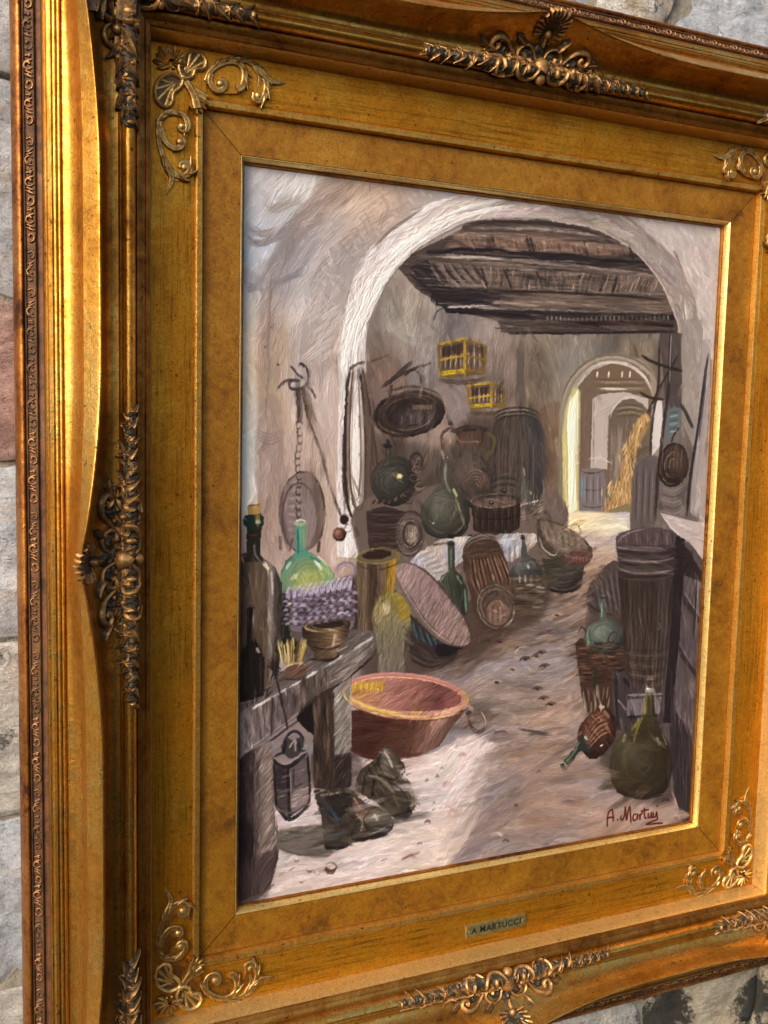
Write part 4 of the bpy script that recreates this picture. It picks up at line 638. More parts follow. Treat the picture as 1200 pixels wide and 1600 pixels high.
    lines(([(600, 1172), (608, 1186), (614, 1200)], 3.5, (170, 164, 158)), ([(574, 1212), (590, 1216), (604, 1226), (616, 1240)], 3.5, (136, 124, 108)), ([(570, 1210), (566, 1240)], 4, (48, 42, 40)), ([(584, 1218), (580, 1246)], 4, (42, 36, 34)), ([(606, 1222), (626, 1232), (638, 1252), (636, 1274)], 3, (50, 44, 38)), ([(636, 1226), (646, 1244), (644, 1266)], 4, (140, 124, 98)), ([(614, 1242), (624, 1262)], 4, (110, 100, 84)), ([(590, 1210), (612, 1218), (622, 1214)], 3, (44, 38, 34)), ([(628, 1192), (632, 1204), (626, 1214)], 4, (40, 34, 32)), ([(612, 1250), (606, 1262), (618, 1272)], 3, (96, 88, 74)), ([(594, 1196), (590, 1186), (598, 1176)], 2.5, (48, 42, 42)), ([(634, 1212), (641, 1208)], 1.8, (78, 68, 62)), ([(598, 1180), (584, 1196), (570, 1206)], 3, (62, 56, 50)))
    s1 = fill([(492, 1246), (498, 1240), (530, 1232), (550, 1236), (566, 1252), (590, 1262), (608, 1272), (616, 1288), (606, 1304), (576, 1314), (548, 1318), (546, 1322), (512, 1328), (506, 1310), (502, 1280), (498, 1262)], rad=(530, 1262, 90, 70, [(0, (108, 96, 84)), (.4, (80, 70, 60)), (.8, (92, 80, 70)), (1, (46, 39, 36))]))
    scum(s1, lambda x, y: 60 if x < 550 else -20, 130, 18, 3.6, 11, .7, .5)
    fill([(504, 1250), (530, 1240), (548, 1240), (552, 1258), (540, 1272), (528, 1280), (516, 1276)], (48, 42, 42), a=.8); fill([(550, 1244), (566, 1256), (590, 1264), (574, 1278), (556, 1270)], (112, 86, 74), a=.8); fill(ellp(589, 1283, 24, 17, 0), rad=(586, 1276, 24, 18, [(0, (164, 156, 144)), (.4, (112, 102, 88)), (1, (70, 62, 52))]))
    lines(([(510, 1258), (522, 1272), (530, 1286)], 6, (66, 82, 104)), ([(500, 1244), (530, 1240)], 3.5, (148, 138, 122)), ([(508, 1302), (520, 1306), (540, 1300)], 5, (84, 96, 98)), ([(548, 1276), (560, 1280), (552, 1296), (546, 1310)], 4, (44, 38, 36)), ([(556, 1272), (566, 1284), (564, 1300)], 2.5, (146, 132, 114)), ([(550, 1312), (580, 1308), (608, 1298), (616, 1284)], 4.5, (42, 38, 40)), ([(560, 1304), (590, 1300), (606, 1290)], 1.8, (152, 146, 142)), ([(510, 1322), (530, 1326), (546, 1320)], 6, (36, 30, 30)), ([(546, 1310), (548, 1322)], 3, (120, 112, 100)), ([(552, 1246), (562, 1262), (572, 1270)], 3, (176, 146, 128)), ([(536, 1240), (544, 1256), (552, 1262)], 3.5, (60, 54, 40)), ([(566, 1270), (576, 1262), (590, 1262)], 2.5, (50, 42, 38)), ([(490, 1238), (500, 1236)], 4, (70, 54, 48)), ([(574, 1298), (568, 1280), (578, 1268)], 2.4, (46, 40, 36)), ([(584, 1272), (590, 1282)], 4, (206, 200, 194)))
    # pebbles on the lit floor
    for x, y, s in ((515, 1357, 9), (494, 1364, 5), (482, 1360, 4), (460, 1371, 3), (446, 1350, 3), (463, 1344, 4), (470, 1378, 3)):
        fill(ellp(x, y + s * .3, s, s * .8), (112, 78, 60)); fill(ellp(x + s * .1, y - s * .3, s * .75, s * .55), (238, 232, 226), z=1.8)
    stroke([(506, 1352), (517, 1348), (525, 1354), (521, 1362)], 2, (52, 40, 36), .9, .2)
    for x, y in ((440, 1365), (455, 1360), (640, 1338), (632, 1342), (650, 1334), (425, 1385), (418, 1392), (600, 1345)): stroke([(x - 5, y + 2), (x + 5, y - 3)], 3, (128, 96, 86), .8, .4)
    # loose edges: the outlines wander a little, as a loaded brush leaves them
    dx = (vnoise(PH, PW, 4, 5, 21) - .5) * 1.0 + (vnoise(PH, PW, 34, 42, 22) - .5) * 3; dy = (vnoise(PH, PW, 5, 4, 23) - .5) * 1.0 + (vnoise(PH, PW, 42, 34, 24) - .5) * 3
    ui = np.clip(_gx + dx, 0, PW - 1).astype(int); vi = np.clip(_gy + dy, 0, PH - 1).astype(int); PC = PC[vi, ui]; PZ = PZ[vi, ui]
    # deeper, browner shadows
    def tone(c): Lm = c.mean(-1, keepdims=True); return c * (.74 + .26 * np.clip((Lm - .24) / .24, 0, 1)) * np.array([1.03, .995, .955])
    keep = [e for e in REC if all(np.abs(PC[o] - c_).max() < .05 for o, c_ in zip(e[5], e[6]))]
    PC = tone(PC)
    g = PC.mean(-1)
    def blur(a, n):
        for _ in range(n):
            p = np.pad(a, 1, mode='edge'); a = (p[:-2, 1:-1] + p[2:, 1:-1] + p[1:-1, :-2] + p[1:-1, 2:] + 2 * p[1:-1, 1:-1]) / 6
        return a
    g = blur(g, 3); gy, gx = np.gradient(g); Jxx, Jyy, Jxy = blur(gx * gx, 12), blur(gy * gy, 12), blur(gx * gy, 12)
    TH = .5 * np.arctan2(2 * Jxy, Jxx - Jyy) + math.pi / 2; EN = np.sqrt(Jxx + Jyy)
    for i in range(9000):   # brush drag that follows the forms and picks up the wet colour below
        u = rng.random() * (PW - 2) + 1; v = rng.random() * (PH - 2) + 1; th = TH[int(v), int(u)] + rng.normal(0, .3); e = EN[int(v), int(u)]
        if e < .007:
            if rng.random() < .72: continue
            l = rng.uniform(18, 60); wd = rng.uniform(3, 9); al = .5; th = math.radians(88 if v < 600 else -8) + rng.normal(0, .5) if rng.random() < .5 else th
        else:
            if rng.random() < .35: continue
            l = rng.uniform(5, 12); wd = rng.uniform(1., 2.2); al = rng.uniform(.15, .5)
        d_ = rng.random(); c = np.clip(PC[int(v), int(u)] * (rng.normal(1, .10) + (.28 if d_ > .975 else -.22 if d_ < .05 else 0)) + rng.normal(0, .004, 3), .02, 1)
        bw = rng.normal(0, l * .08)
        q = np.array([(u - math.cos(th) * l / 2, v - math.sin(th) * l / 2, 1), (u - math.sin(th) * bw, v + math.cos(th) * bw, 1), (u + math.cos(th) * l / 2, v + math.sin(th) * l / 2, 1)]) @ HI.T
        _stroke(q[:, :2] / q[:, 2:], wd, c, al, .8, n=2, dc=.18, zz=rng.uniform(.6, 1.8))
    def rich(pts, ang, n, l, w, fs=(.62, .78, 1.22, 1.45), a=.62, sm=True, warm=0):
        """crisp strokes laid along a form, each darker or lighter than what lies below"""
        r = pmask(spl(pts, 6, True) if sm and len(pts) > 4 else pts, 0, 0)
        if r is None: return
        sl, m = r; ys, xs = np.nonzero(m > .6)
        if len(ys) == 0: return
        for i in rng.integers(0, len(ys), n):
            gy = ys[i] + sl[0].start; gx = xs[i] + sl[1].start; x = PX[gy, gx]; y = PY[gy, gx]; an = math.radians(ang(x, y) if callable(ang) else ang) + rng.normal(0, .10); ll = l * rng.uniform(.5, 1.4)
            f = 1 + (fs[rng.integers(len(fs))] - 1) * .72; c = np.clip(PC[gy, gx] * f + (.01 if f > 1 else 0) + np.array([warm, 0, -warm]) * rng.random(), .03, .97); dx_, dy_ = math.cos(an) * ll / 2, math.sin(an) * ll / 2; bw = rng.normal(0, ll * .05)
            _stroke([(x - dx_, y - dy_), (x + dy_ / ll * bw * 2, y - dx_ / ll * bw * 2), (x + dx_, y + dy_)], w * rng.uniform(.6, 1.5), c, a * rng.uniform(.6, 1.1), .55, r, n=3, dc=.12, zz=1.6)
    tan = lambda cx, cy, k=1: (lambda x, y: math.degrees(math.atan2((y - cy) * k, x - cx)) + 90)
    rich(ellp(639, 647, 57, 34, -12), tan(639, 647, 1.6), 210, 26, 1.7); rich(ellp(615, 752, 35, 39), tan(615, 752), 60, 20, 1.8, a=.35); rich(ellp(695, 798, 38, 43), tan(695, 798), 70, 24, 2.4, a=.32, warm=.03)
    rich(ellp(734, 748, 33, 42), tan(744, 760), 80, 20, 2, a=.42); rich([(712, 672), (757, 672), (754, 716), (716, 716)], 88, 50, 18, 1.8, sm=False); rich([(768, 775), (770, 690), (790, 650), (830, 648), (850, 690), (846, 780)], 88, 150, 34, 1.8)
    rich([(737, 790), (741, 828), (775, 842), (810, 826), (814, 790)], 90, 110, 18, 1.5, sm=False); rich(ellp(775, 784, 35, 8), 10, 40, 14, 1.5); rich([(573, 800), (634, 800), (632, 862), (575, 862)], 2, 80, 26, 1.7, sm=False); rich(ellp(641, 834, 23, 36, 6), tan(641, 834, .6), 80, 14, 1.6)
    rich([(808, 790), (850, 780), (852, 812), (812, 815)], -20, 70, 9, 1.5, fs=(.5, .7, 1.4, 1.8), sm=False)
    rich([(722, 868), (760, 850), (800, 905), (806, 925), (742, 935), (730, 900)], 70, 150, 22, 1.6, fs=(.5, .7, 1.3, 1.6)); rich(ellp(776, 947, 30, 36, -10), tan(776, 950, .7), 150, 15, 1.7, fs=(.6, .75, 1.3, 1.55)); rich(ellp(755, 860, 32, 14, -14), -8, 60, 24, 1.8)
    rich(ellp(822, 888, 22, 18), tan(822, 888), 60, 14, 1.6); rich([(803, 902), (845, 902), (850, 940), (808, 948)], 0, 110, 12, 1.5, fs=(.5, .7, 1.4, 1.8)); rich([(682, 900), (730, 900), (730, 964), (684, 960)], 84, 80, 20, 1.8)
    rich([(842, 816), (900, 826), (922, 860), (912, 882), (870, 872)], 40, 120, 18, 1.7); rich([(850, 880), (912, 884), (906, 916), (870, 926), (854, 910)], 4, 90, 22, 1.8)
    rich([(618, 886), (650, 886), (700, 930), (734, 990), (720, 1008), (680, 990), (640, 945)], -60, 240, 16, 1.7, fs=(.8, .88, 1.14, 1.26)); rich([(612, 940), (690, 1030), (640, 1035)], 38, 80, 24, 2, sm=False)
    rich([(557, 880), (616, 880), (612, 985), (562, 988)], 88, 170, 30, 1.8, fs=(.68, .82, 1.18, 1.35), sm=False); rich([(588, 935), (622, 930), (642, 970), (634, 1050), (592, 1050)], lambda x, y: 96 if y > 985 else -50, 150, 16, 2, fs=(.78, .88, 1.12, 1.22), a=.45)
    rich([(967, 905), (1057, 905), (1038, 1080), (980, 1078)], 88, 260, 44, 2, fs=(.66, .8, 1.25, 1.5), sm=False); rich([(962, 848), (1060, 848), (1058, 898), (968, 898)], 5, 170, 34, 1.9, fs=(.6, .75, 1.4, 1.7), sm=False); rich(ellp(1011, 841, 46, 15), 80, 60, 14, 1.8)
    rich(ellp(1002, 1192, 47, 52), tan(1002, 1192), 110, 30, 3, fs=(.8, .88, 1.12, 1.22), a=.38, warm=.02); rich(ellp(944, 994, 30, 26), tan(944, 994), 50, 18, 2, a=.35); rich([(902, 1006), (975, 1010), (970, 1064), (908, 1062)], 2, 200, 14, 1.6, fs=(.5, .7, 1.4, 1.75)); rich([(905, 1074), (955, 1074), (940, 1112), (915, 1110)], 80, 100, 18, 1.5, fs=(.5, .7, 1.5, 1.9))
    rich(ellp(938, 1143, 26, 34, 20), 55, 160, 24, 1.6, fs=(.5, .7, 1.4, 1.8)); rich([(1066, 900), (1100, 930), (1090, 1280), (1040, 1200), (1050, 1000)], 86, 200, 40, 2.2); rich([(957, 1046), (1036, 1080), (1034, 1140), (960, 1142)], 80, 100, 22, 1.8); rich([(918, 900), (962, 880), (970, 960), (925, 955)], 60, 90, 22, 1.8)
    rich([(545, 1115), (725, 1112), (700, 1150), (655, 1180), (560, 1182)], lambda x, y: 3 if x < 640 else -58, 260, 26, 2, fs=(.7, .82, .92, 1.1, 1.22), a=.5); rich(ellp(633, 1085, 88, 24, 5), lambda x, y: -28, 200, 18, 1.8, fs=(.8, .9, 1.12, 1.25)); 
    for k in range(60): t_ = rng.uniform(5, 175); p_ = ellp(633, 1088 + rng.uniform(-2, 3), 96, 32, 5, t_, t_ + rng.uniform(6, 22), 6); _stroke(p_, rng.uniform(1.2, 2.4), [(226, 184, 120), (206, 152, 118), (182, 120, 96), (232, 204, 150), (196, 148, 60)][rng.integers(5)], .75, .4, sm=False, zz=2)
    rich([(374, 880), (400, 868), (440, 910), (440, 1000), (430, 1060), (376, 1098)], 88, 200, 40, 2, fs=(.7, .82, 1.2, 1.45), warm=.02); rich(ellp(483, 902, 40, 32), tan(483, 902), 60, 20, 2.4, fs=(.84, .92, 1.1, 1.2), a=.4); rich([(478, 980), (544, 974), (536, 1008), (524, 1028), (494, 1028)], lambda x, y: 8, 110, 20, 1.7, fs=(.65, .8, 1.25, 1.5))
    rich([(430, 1196), (480, 1190), (484, 1254), (452, 1278), (431, 1258)], -14, 90, 12, 1.6, fs=(.5, .7, 1.35, 1.7), sm=False)
    # woven basket round the green demijohn
    for rw in range(7):
        for k in range(19):
            x = 444 + k * 6 + (rw % 2) * 3; y = 934 + rw * 7 - (x - 444) * .12 + (1 - abs(k - 9) / 9) * 5; up = (rw + k) % 2
            _stroke([(x - 4, y + 1), (x, y - 2), (x + 4, y + 1)], 4.2, [(172, 156, 170), (150, 134, 150), (118, 102, 114)][rng.integers(3)] if up else (78, 62, 68), .85, .3, zz=1.8)
    for k in range(12): x = 452 + k * 8.6; y = 926 - k * 1.5; _stroke(ellp(x, y, 3.2, 8, 14, 0, 360, 10), 4, (182, 168, 184), .9, .3, sm=False, zz=2); _stroke([(x + 5, y + 7), (x + 5.5, y - 6)], 2, (58, 46, 52), .8, .2)
    rich([(370, 1120), (480, 1056), (586, 998), (570, 1032), (480, 1102), (368, 1190)], lambda x, y: 87 if x < 520 else -35, 380, 22, 2, fs=(.62, .78, 1.22, 1.45), sm=False); rich([(380, 1098), (470, 1036), (550, 988), (580, 990), (480, 1048)], -30, 140, 24, 2, fs=(.65, .8, 1.3, 1.6), sm=False)
    rich([(370, 1190), (424, 1160), (434, 1340), (418, 1392), (370, 1408)], lambda x, y: 88 if x < 404 else -56, 420, 24, 2, fs=(.6, .76, 1.24, 1.5), sm=False); rich([(490, 1100), (548, 1060), (549, 1228), (492, 1230)], lambda x, y: 88 if x < 522 else -56, 320, 20, 1.9, fs=(.58, .75, 1.26, 1.55), sm=False)
    rich([(558, 1225), (600, 1170), (632, 1200), (650, 1260), (626, 1280), (570, 1244)], lambda x, y: 60 if x < 600 else 40, 220, 15, 1.7, fs=(.5, .7, 1.35, 1.8)); rich([(496, 1246), (550, 1238), (616, 1284), (570, 1314), (510, 1324)], lambda x, y: 65 if x < 550 else -22, 260, 15, 1.7, fs=(.5, .7, 1.35, 1.8))
    rich([(622, 420), (690, 372), (775, 345), (950, 370), (1040, 458), (1056, 518), (784, 518), (690, 470)], lambda x, y: 4, 420, 46, 2.6, fs=(.6, .76, .88, 1.15, 1.3), sm=False); rich([(722, 366), (990, 388), (1000, 398), (700, 388)], 72, 120, 14, 2.2, fs=(.6, .8, 1.3, 1.5), sm=False); rich([(664, 410), (1030, 434), (1036, 458), (740, 450), (680, 448)], lambda x, y: 62 if x < 760 else (84 if x < 900 else 112), 200, 20, 2.2, fs=(.55, .75, 1.4, 1.7), sm=False)
    rich([(576, 470), (640, 430), (700, 490), (780, 510), (860, 530), (870, 700), (860, 830), (580, 700)], lambda x, y: 86 + 20 * math.sin(x * .05), 520, 30, 5.5, fs=(.86, .93, 1.07, 1.14), a=.5); rich([(860, 825), (700, 1060), (740, 1180), (900, 1180), (905, 1000), (960, 850)], lambda x, y: -14 + 16 * math.sin(x * .04), 420, 34, 4.5, fs=(.78, .88, 1.1, 1.2), a=.55, warm=.03)
    rich([(700, 1350), (770, 1180), (950, 1200), (1060, 1260), (1060, 1300)], lambda x, y: -16 + 20 * math.sin(x * .03 + y * .02), 220, 60, 8, fs=(.88, .94, 1.05, 1.1), a=.5, warm=.03); rich([(434, 1390), (500, 1260), (640, 1190), (760, 1180), (700, 1345)], lambda x, y: -12 if x < 690 else -55, 220, 56, 7, fs=(.90, .95, 1.04, 1.08), a=.55)
    rich([(390, 300), (520, 280), (600, 300), (540, 420), (520, 800), (400, 820)], lambda x, y: afield(x, y), 220, 46, 8, fs=(.92, .96, 1.05, 1.09), a=.5, warm=.02); rich([(1010, 365), (1130, 370), (1110, 560), (1092, 500)], 60, 160, 20, 3, fs=(.9, .95, 1.06, 1.12))
    for P, w_, c_, r_, k_, _a, _b in keep:      # restate the accents
        k_ = dict(k_); r_ = list(r_)
        q_ = .85 if np.mean(c_) > 90 else .6
        if r_: r_[0] *= q_
        else: k_['a'] = k_.get('a', .9) * q_
        _stroke(P + rng.normal(0, .35, P.shape), w_ * .85, np.clip(tone(col(c_) if np.max(c_) > 1.01 else np.asarray(c_)) * rng.normal(1, .04), .01, .99), *r_, **k_)
    # signature
    Lm = PC.mean(-1, keepdims=True); PC = np.clip(PC * (1 + .07 * np.tanh((Lm - .48) * 5)), .01, 1)      # last glazes and lights
    S = (84, 22, 14)
    for p in ([(951, 1268), (949, 1280), (949, 1292)], [(950, 1270), (956, 1265), (958, 1274), (958, 1284)], [(948, 1279), (954, 1277), (960, 1278)], [(964, 1281), (966, 1281)],
              [(971, 1273), (970, 1279), (973, 1281), (976, 1272), (977, 1261), (978, 1272), (979, 1281), (981, 1270), (984, 1260), (985, 1272), (986, 1287)],
              [(995, 1272), (990, 1273), (989, 1280), (992, 1282), (996, 1277), (996, 1272), (996, 1281)], [(999, 1272), (1000, 1280), (1001, 1273), (1005, 1270)], [(1007, 1262), (1007, 1272), (1008, 1278), (1011, 1278)], [(1001, 1268), (1008, 1266), (1014, 1265)],
              [(1013, 1270), (1013, 1277), (1016, 1277), (1018, 1270), (1018, 1277), (1021, 1277)], [(1021, 1269), (1021, 1276), (1024, 1276), (1026, 1269), (1027, 1277), (1028, 1280)], [(1027, 1258), (1027, 1261)],
              [(1028, 1280), (1018, 1284), (1010, 1288), (1022, 1287), (1036, 1286)]): stroke(p, 2.6, S, .97, .12, tap=.05, dc=.02, n=4)
    # canvas weave shows through thin paint, brush drag over everything
    wv = (np.sin(_gx * 2.1) * .5 + np.sin(_gy * 2.1) * .5)
    PC = np.clip(PC * (1 + .012 * wv[..., None]) * (1 + .05 * (vnoise(PH, PW, 60, 60, 11) - .5))[..., None], .01, 1)
    PZ = PZ + .06 * wv
# ---------------------------------------------------------------- materials
def srgb(c): 
    c = np.asarray(c, float) / 255
    return tuple(np.where(c <= .04045, c / 12.92, ((c + .055) / 1.055) ** 2.4)) 
class N:
    def __init__(s, name):
        s.m = bpy.data.materials.new(name); s.m.use_nodes = True; s.t = s.m.node_tree; s.b = s.t.nodes['Principled BSDF']
        s.co = s.t.nodes.new('ShaderNodeTexCoord').outputs['Object']
    def lk(s, a, b): s.t.links.new(a, b)
    def mapping(s, scale, vec=None, rot=(0, 0, 0)):
        n = s.t.nodes.new('ShaderNodeMapping'); n.inputs['Scale'].default_value = scale; n.inputs['Rotation'].default_value = rot; s.lk(vec or s.co, n.inputs[0]); return n.outputs[0]
    def noise(s, scale, detail=4, rough=.6, vec=None, dist=0):
        n = s.t.nodes.new('ShaderNodeTexNoise'); n.inputs['Scale'].default_value = scale; n.inputs['Detail'].default_value = detail
        n.inputs['Roughness'].default_value = rough; n.inputs['Distortion'].default_value = dist; s.lk(vec or s.co, n.inputs['Vector']); return n.outputs['Fac']
    def ramp(s, fac, st):
        n = s.t.nodes.new('ShaderNodeValToRGB'); e = n.color_ramp.elements
        while len(e) < len(st): e.new(.5)
        for i, (p, c) in enumerate(st):
            e[i].position = p; e[i].color = (*(c if len(c) == 3 else c[:3]), 1) if hasattr(c, '__len__') else (c, c, c, 1)
        s.lk(fac, n.inputs[0]); return n.outputs[0]
    def mix(s, fac, a, b, mode='MIX'):
        n = s.t.nodes.new('ShaderNodeMix'); n.data_type = 'RGBA'; n.blend_type = mode
        for k, v in ((0, fac), (6, a), (7, b)):
            if hasattr(v, 'links'): s.lk(v, n.inputs[k])
            else: n.inputs[k].default_value = v if k == 0 else (*v, 1)
        return n.outputs[2]
    def math(s, op, a, b=0.):
        n = s.t.nodes.new('ShaderNodeMath'); n.operation = op
        for k, v in ((0, a), (1, b)):
            if hasattr(v, 'links'): s.lk(v, n.inputs[k])
            else: n.inputs[k].default_value = v
        return n.outputs[0]
    def attr(s, name):
        n = s.t.nodes.new('ShaderNodeAttribute'); n.attribute_name = name; return n
    def bump(s, h, strength=.3, dist=.001, prev=None):
        n = s.t.nodes.new('ShaderNodeBump'); n.inputs['Strength'].default_value = strength; n.inputs['Distance'].default_value = dist
        s.lk(h, n.inputs['Height'])
        if prev is not None: s.lk(prev, n.inputs['Normal'])
        return n.outputs[0]
    def out(s, color=None, rough=None, metal=None, normal=None, spec=None, coat=None):
        for k, v in (('Base Color', color), ('Roughness', rough), ('Metallic', metal), ('Normal', normal), ('Specular IOR Level', spec), ('Coat Weight', coat)):
            if v is None: continue
            if hasattr(v, 'links'): s.lk(v, s.b.inputs[k])
            else: s.b.inputs[k].default_value = (*v, 1) if k == 'Base Color' and len(v) == 3 else v
        return s.m

def gold(name, hi, mid, lo, grain=None, grain_amt=.5, mottle=1., speck=.5, rough=.38, metal=.7, mscale=14, relief=.3, fleck=0.):
    """gilded gesso: leaf tone, worn tone, bole showing through, fly specks, brushed grain along the rail"""
    n = N(name)
    big = n.noise(mscale, 5, .62, dist=.4); mid_n = n.noise(mscale * 7, 5, .65, dist=.6)
    fine = n.noise(900, 3, .6)
    f = n.math('ADD', n.math('MULTIPLY', big, .62), n.math('MULTIPLY', mid_n, .38))
    c = n.ramp(f, [(.5 - .2 / max(mottle, .2), lo), (.5 - .03, mid), (.5 + .16 / max(mottle, .2), hi)])
    h = fine
    if grain:
        sc = (12, 400, 400) if grain == 'h' else (400, 400, 12)
        g = n.noise(1, 4, .62, vec=n.mapping(sc)); sc2 = (34, 1500, 1500) if grain == 'h' else (1500, 1500, 34)
        g2 = n.noise(1, 3, .6, vec=n.mapping(sc2))
        gg = n.math('ADD', n.math('MULTIPLY', g, .55), n.math('MULTIPLY', g2, .45))
        k = n.ramp(gg, [(.36, 1 - grain_amt), (.52, 1.0), (.68, 1 + .0)])
        msk = n.ramp(n.noise(22, 5, .7, dist=.5), [(.38, .25), (.62, 1.)]); c = n.mix(msk, c, n.mix(1., c, k, 'MULTIPLY')); h = n.math('ADD', n.math('MULTIPLY', gg, .8), n.math('MULTIPLY', fine, .2))
    sp = n.ramp(n.noise(1300, 2, .5), [(.60, 0.), (.70, 1.)]); c = n.mix(n.math('MULTIPLY', sp, speck), c, tuple(v * .45 for v in lo))
    sp2 = n.ramp(n.noise(260, 1, .4), [(.735, 0.), (.75, 1.)]); c = n.mix(n.math('MULTIPLY', sp2, .75), c, tuple(v * .3 for v in lo))
    if fleck:
        fl = n.ramp(n.noise(2200, 2, .5), [(.58, 0.), (.72, 1.)]); c = n.mix(n.math('MULTIPLY', fl, fleck), c, tuple(min(1, v * 1.7) for v in hi))
    chip = n.ramp(n.noise(75, 7, .8, dist=.3), [(.685, 0.), (.70, 1.)]); c = n.mix(n.math('MULTIPLY', chip, .55), c, (.16, .055, .022))
    dirt = n.ramp(n.noise(6, 6, .72, vec=n.mapping((1, 1, 1.3))), [(.46, 0.), (.72, .28)]); c = n.mix(dirt, c, tuple(v * .55 for v in lo))
    ge = n.t.nodes.new('ShaderNodeNewGeometry').outputs['Pointiness']; wr = n.math('MULTIPLY', n.ramp(ge, [(.515, 0.), (.56, .8)]), n.ramp(mid_n, [(.4, .1), (.6, 1.)])); c = n.mix(wr, c, (.20, .07, .03))
    wm = n.ramp(n.noise(380, 4, .7, dist=1.5), [(.40, .72), (.52, 1.), (.66, 1.1)]); c = n.mix(1., c, wm, 'MULTIPLY')
    r = n.math('ADD', n.ramp(f, [(.35, rough + .16), (.6, rough - .04)]), n.math('MULTIPLY', chip, .3))
    r = n.math('ADD', n.math('MULTIPLY', fine, .12), n.math('SUBTRACT', r, .06))
    return n.out(c, r, metal, n.bump(h, relief, .0006, n.bump(n.math('ADD', mid_n, n.math('MULTIPLY', n.noise(9, 3), 1.2)), .22, .002)))
def L(r, g, b): return srgb((r, g, b))
MG = {}
for d in 'hv':
    MG['frieze' + d] = gold('frieze gold ' + d, L(248, 180, 56), L(220, 144, 28), L(170, 96, 14), d, .75, .7, .35, .40, .75)
    MG['scoop' + d] = gold('scoop gold ' + d, L(242, 200, 112), L(222, 160, 66), L(148, 94, 32), d, .26, 1.1, .6, .30, .92)
    MG['reed' + d] = gold('reeded gold ' + d, L(244, 200, 110), L(220, 156, 60), L(128, 76, 26), d, .35, 1.1, .55, .30, .92)
    MG['step' + d] = gold('step gold ' + d, L(204, 146, 68), L(166, 106, 38), L(92, 50, 20), d, .45, 1.3, .6, .36, .85)
    MG['roll' + d] = gold('rubbed roll ' + d, L(196, 134, 66), L(154, 96, 42), L(76, 42, 24), None, 0, 1.4, .9, .40, .8, 30)
    MG['groove' + d] = gold('dark groove ' + d, L(126, 92, 52), L(88, 62, 36), L(50, 36, 24), d, .3, 1, .5, .6, .4)
    MG['fillet' + d] = gold('fillet gold ' + d, L(236, 190, 100), L(218, 160, 66), L(150, 94, 34), None, 0, 1, .5, .34, .78, 40)
    MG['band' + d] = gold('bright cove gold ' + d, L(236, 202, 134), L(222, 182, 108), L(184, 138, 70), d, .12, .6, .1, .36, .66, 6, .10)
MG['liner'] = gold('mottled liner gold', L(196, 138, 38), L(164, 106, 17), L(92, 52, 10), None, 0, 1.15, 1., .50, .4, 15)
MG['sight'] = gold('sight edge gold', L(250, 224, 154), L(242, 206, 124), L(206, 156, 76), None, 0, .7, .12, .34, .72, 18, .05)
def ornament_mat(name, hi, mid, patina, metal=.7, rough=.4, k=1.):
    n = N(name); a = n.attr('rub').outputs['Fac']; nz = n.noise(240, 4, .6)
    f = n.math('ADD', n.math('MULTIPLY', a, .92), n.math('MULTIPLY', n.math('SUBTRACT', nz, .5), 1.1 * k))
    c = n.ramp(f, [(.14, patina), (.56, mid), (1., hi)])
    c = n.mix(n.math('MULTIPLY', n.ramp(n.noise(900, 2), [(.58, 0.), (.7, 1.)]), .5), c, tuple(v * .5 for v in patina))
    mt = n.ramp(f, [(.1, metal * .35), (.6, metal)])
    return n.out(c, n.ramp(nz, [(.3, rough + .15), (.7, rough - .05)]), mt, n.bump(n.noise(700, 3), .35, .0006))
MG['bronze'] = ornament_mat('rubbed bronze ornament', L(202, 152, 90), L(122, 90, 54), L(62, 56, 42), .62, .42, 1.2)
MG['giltorn'] = ornament_mat('gilt scroll ornament', L(236, 196, 120), L(152, 106, 46), L(98, 72, 38), .8, .38, 1.)
MG['bandorn'] = ornament_mat('gilt leaf band', L(176, 126, 78), L(98, 68, 42), L(56, 44, 34), .6, .45, 1.)
MG['back'] = gold('bare wood back', L(120, 96, 66), L(100, 78, 52), L(70, 50, 32), 'h', .4, 1, .3, .8, 0.)

# ---------------------------------------------------------------- mesh helpers
def link(name, me, mat=None, parent=None, sharp=38, **props):
    o = bpy.data.objects.new(name, me); COL.objects.link(o)
    if mat is not None and not me.materials: me.materials.append(mat)
    if parent is not None: o.parent = parent
    for k, v in props.items(): o[k] = v
    if sharp and len(me.polygons):
        me.polygons.foreach_set('use_smooth', np.ones(len(me.polygons), bool)); me.set_sharp_from_angle(angle=math.radians(sharp))
    return o
def mesh(name, V, F, rub=None):
    me = bpy.data.meshes.new(name); me.from_pydata([tuple(v) for v in W3(V)], [], F); me.validate()
    if rub is not None:
        at = me.attributes.new('rub', 'FLOAT', 'POINT'); at.data.foreach_set('value', np.asarray(rub, np.float32))
    return me
def empty(name, loc, label, cat, **k):
    o = bpy.data.objects.new(name, None); COL.objects.link(o); o.location = Vector(W3(loc)); o['label'] = label; o['category'] = cat
    for a, b in k.items(): o[a] = b
    return o
def under(child, parent):      # keep world place when parented to an Empty that is not at the origin
    child.parent = parent; child.matrix_parent_inverse = Matrix.Translation(-parent.location)
class MBuf:
    def __init__(s): s.V = []; s.F = []; s.R = []
    def add(s, V, F, R):
        k = len(s.V); s.V += [tuple(v) for v in V]; s.F += [tuple(i + k for i in f) for f in F]; s.R += list(R)
    def build(s, name, mat, parent, sharp=50, **p):
        o = link(name, mesh(name, s.V, s.F, s.R), mat, None, sharp, **p); under(o, parent); return o

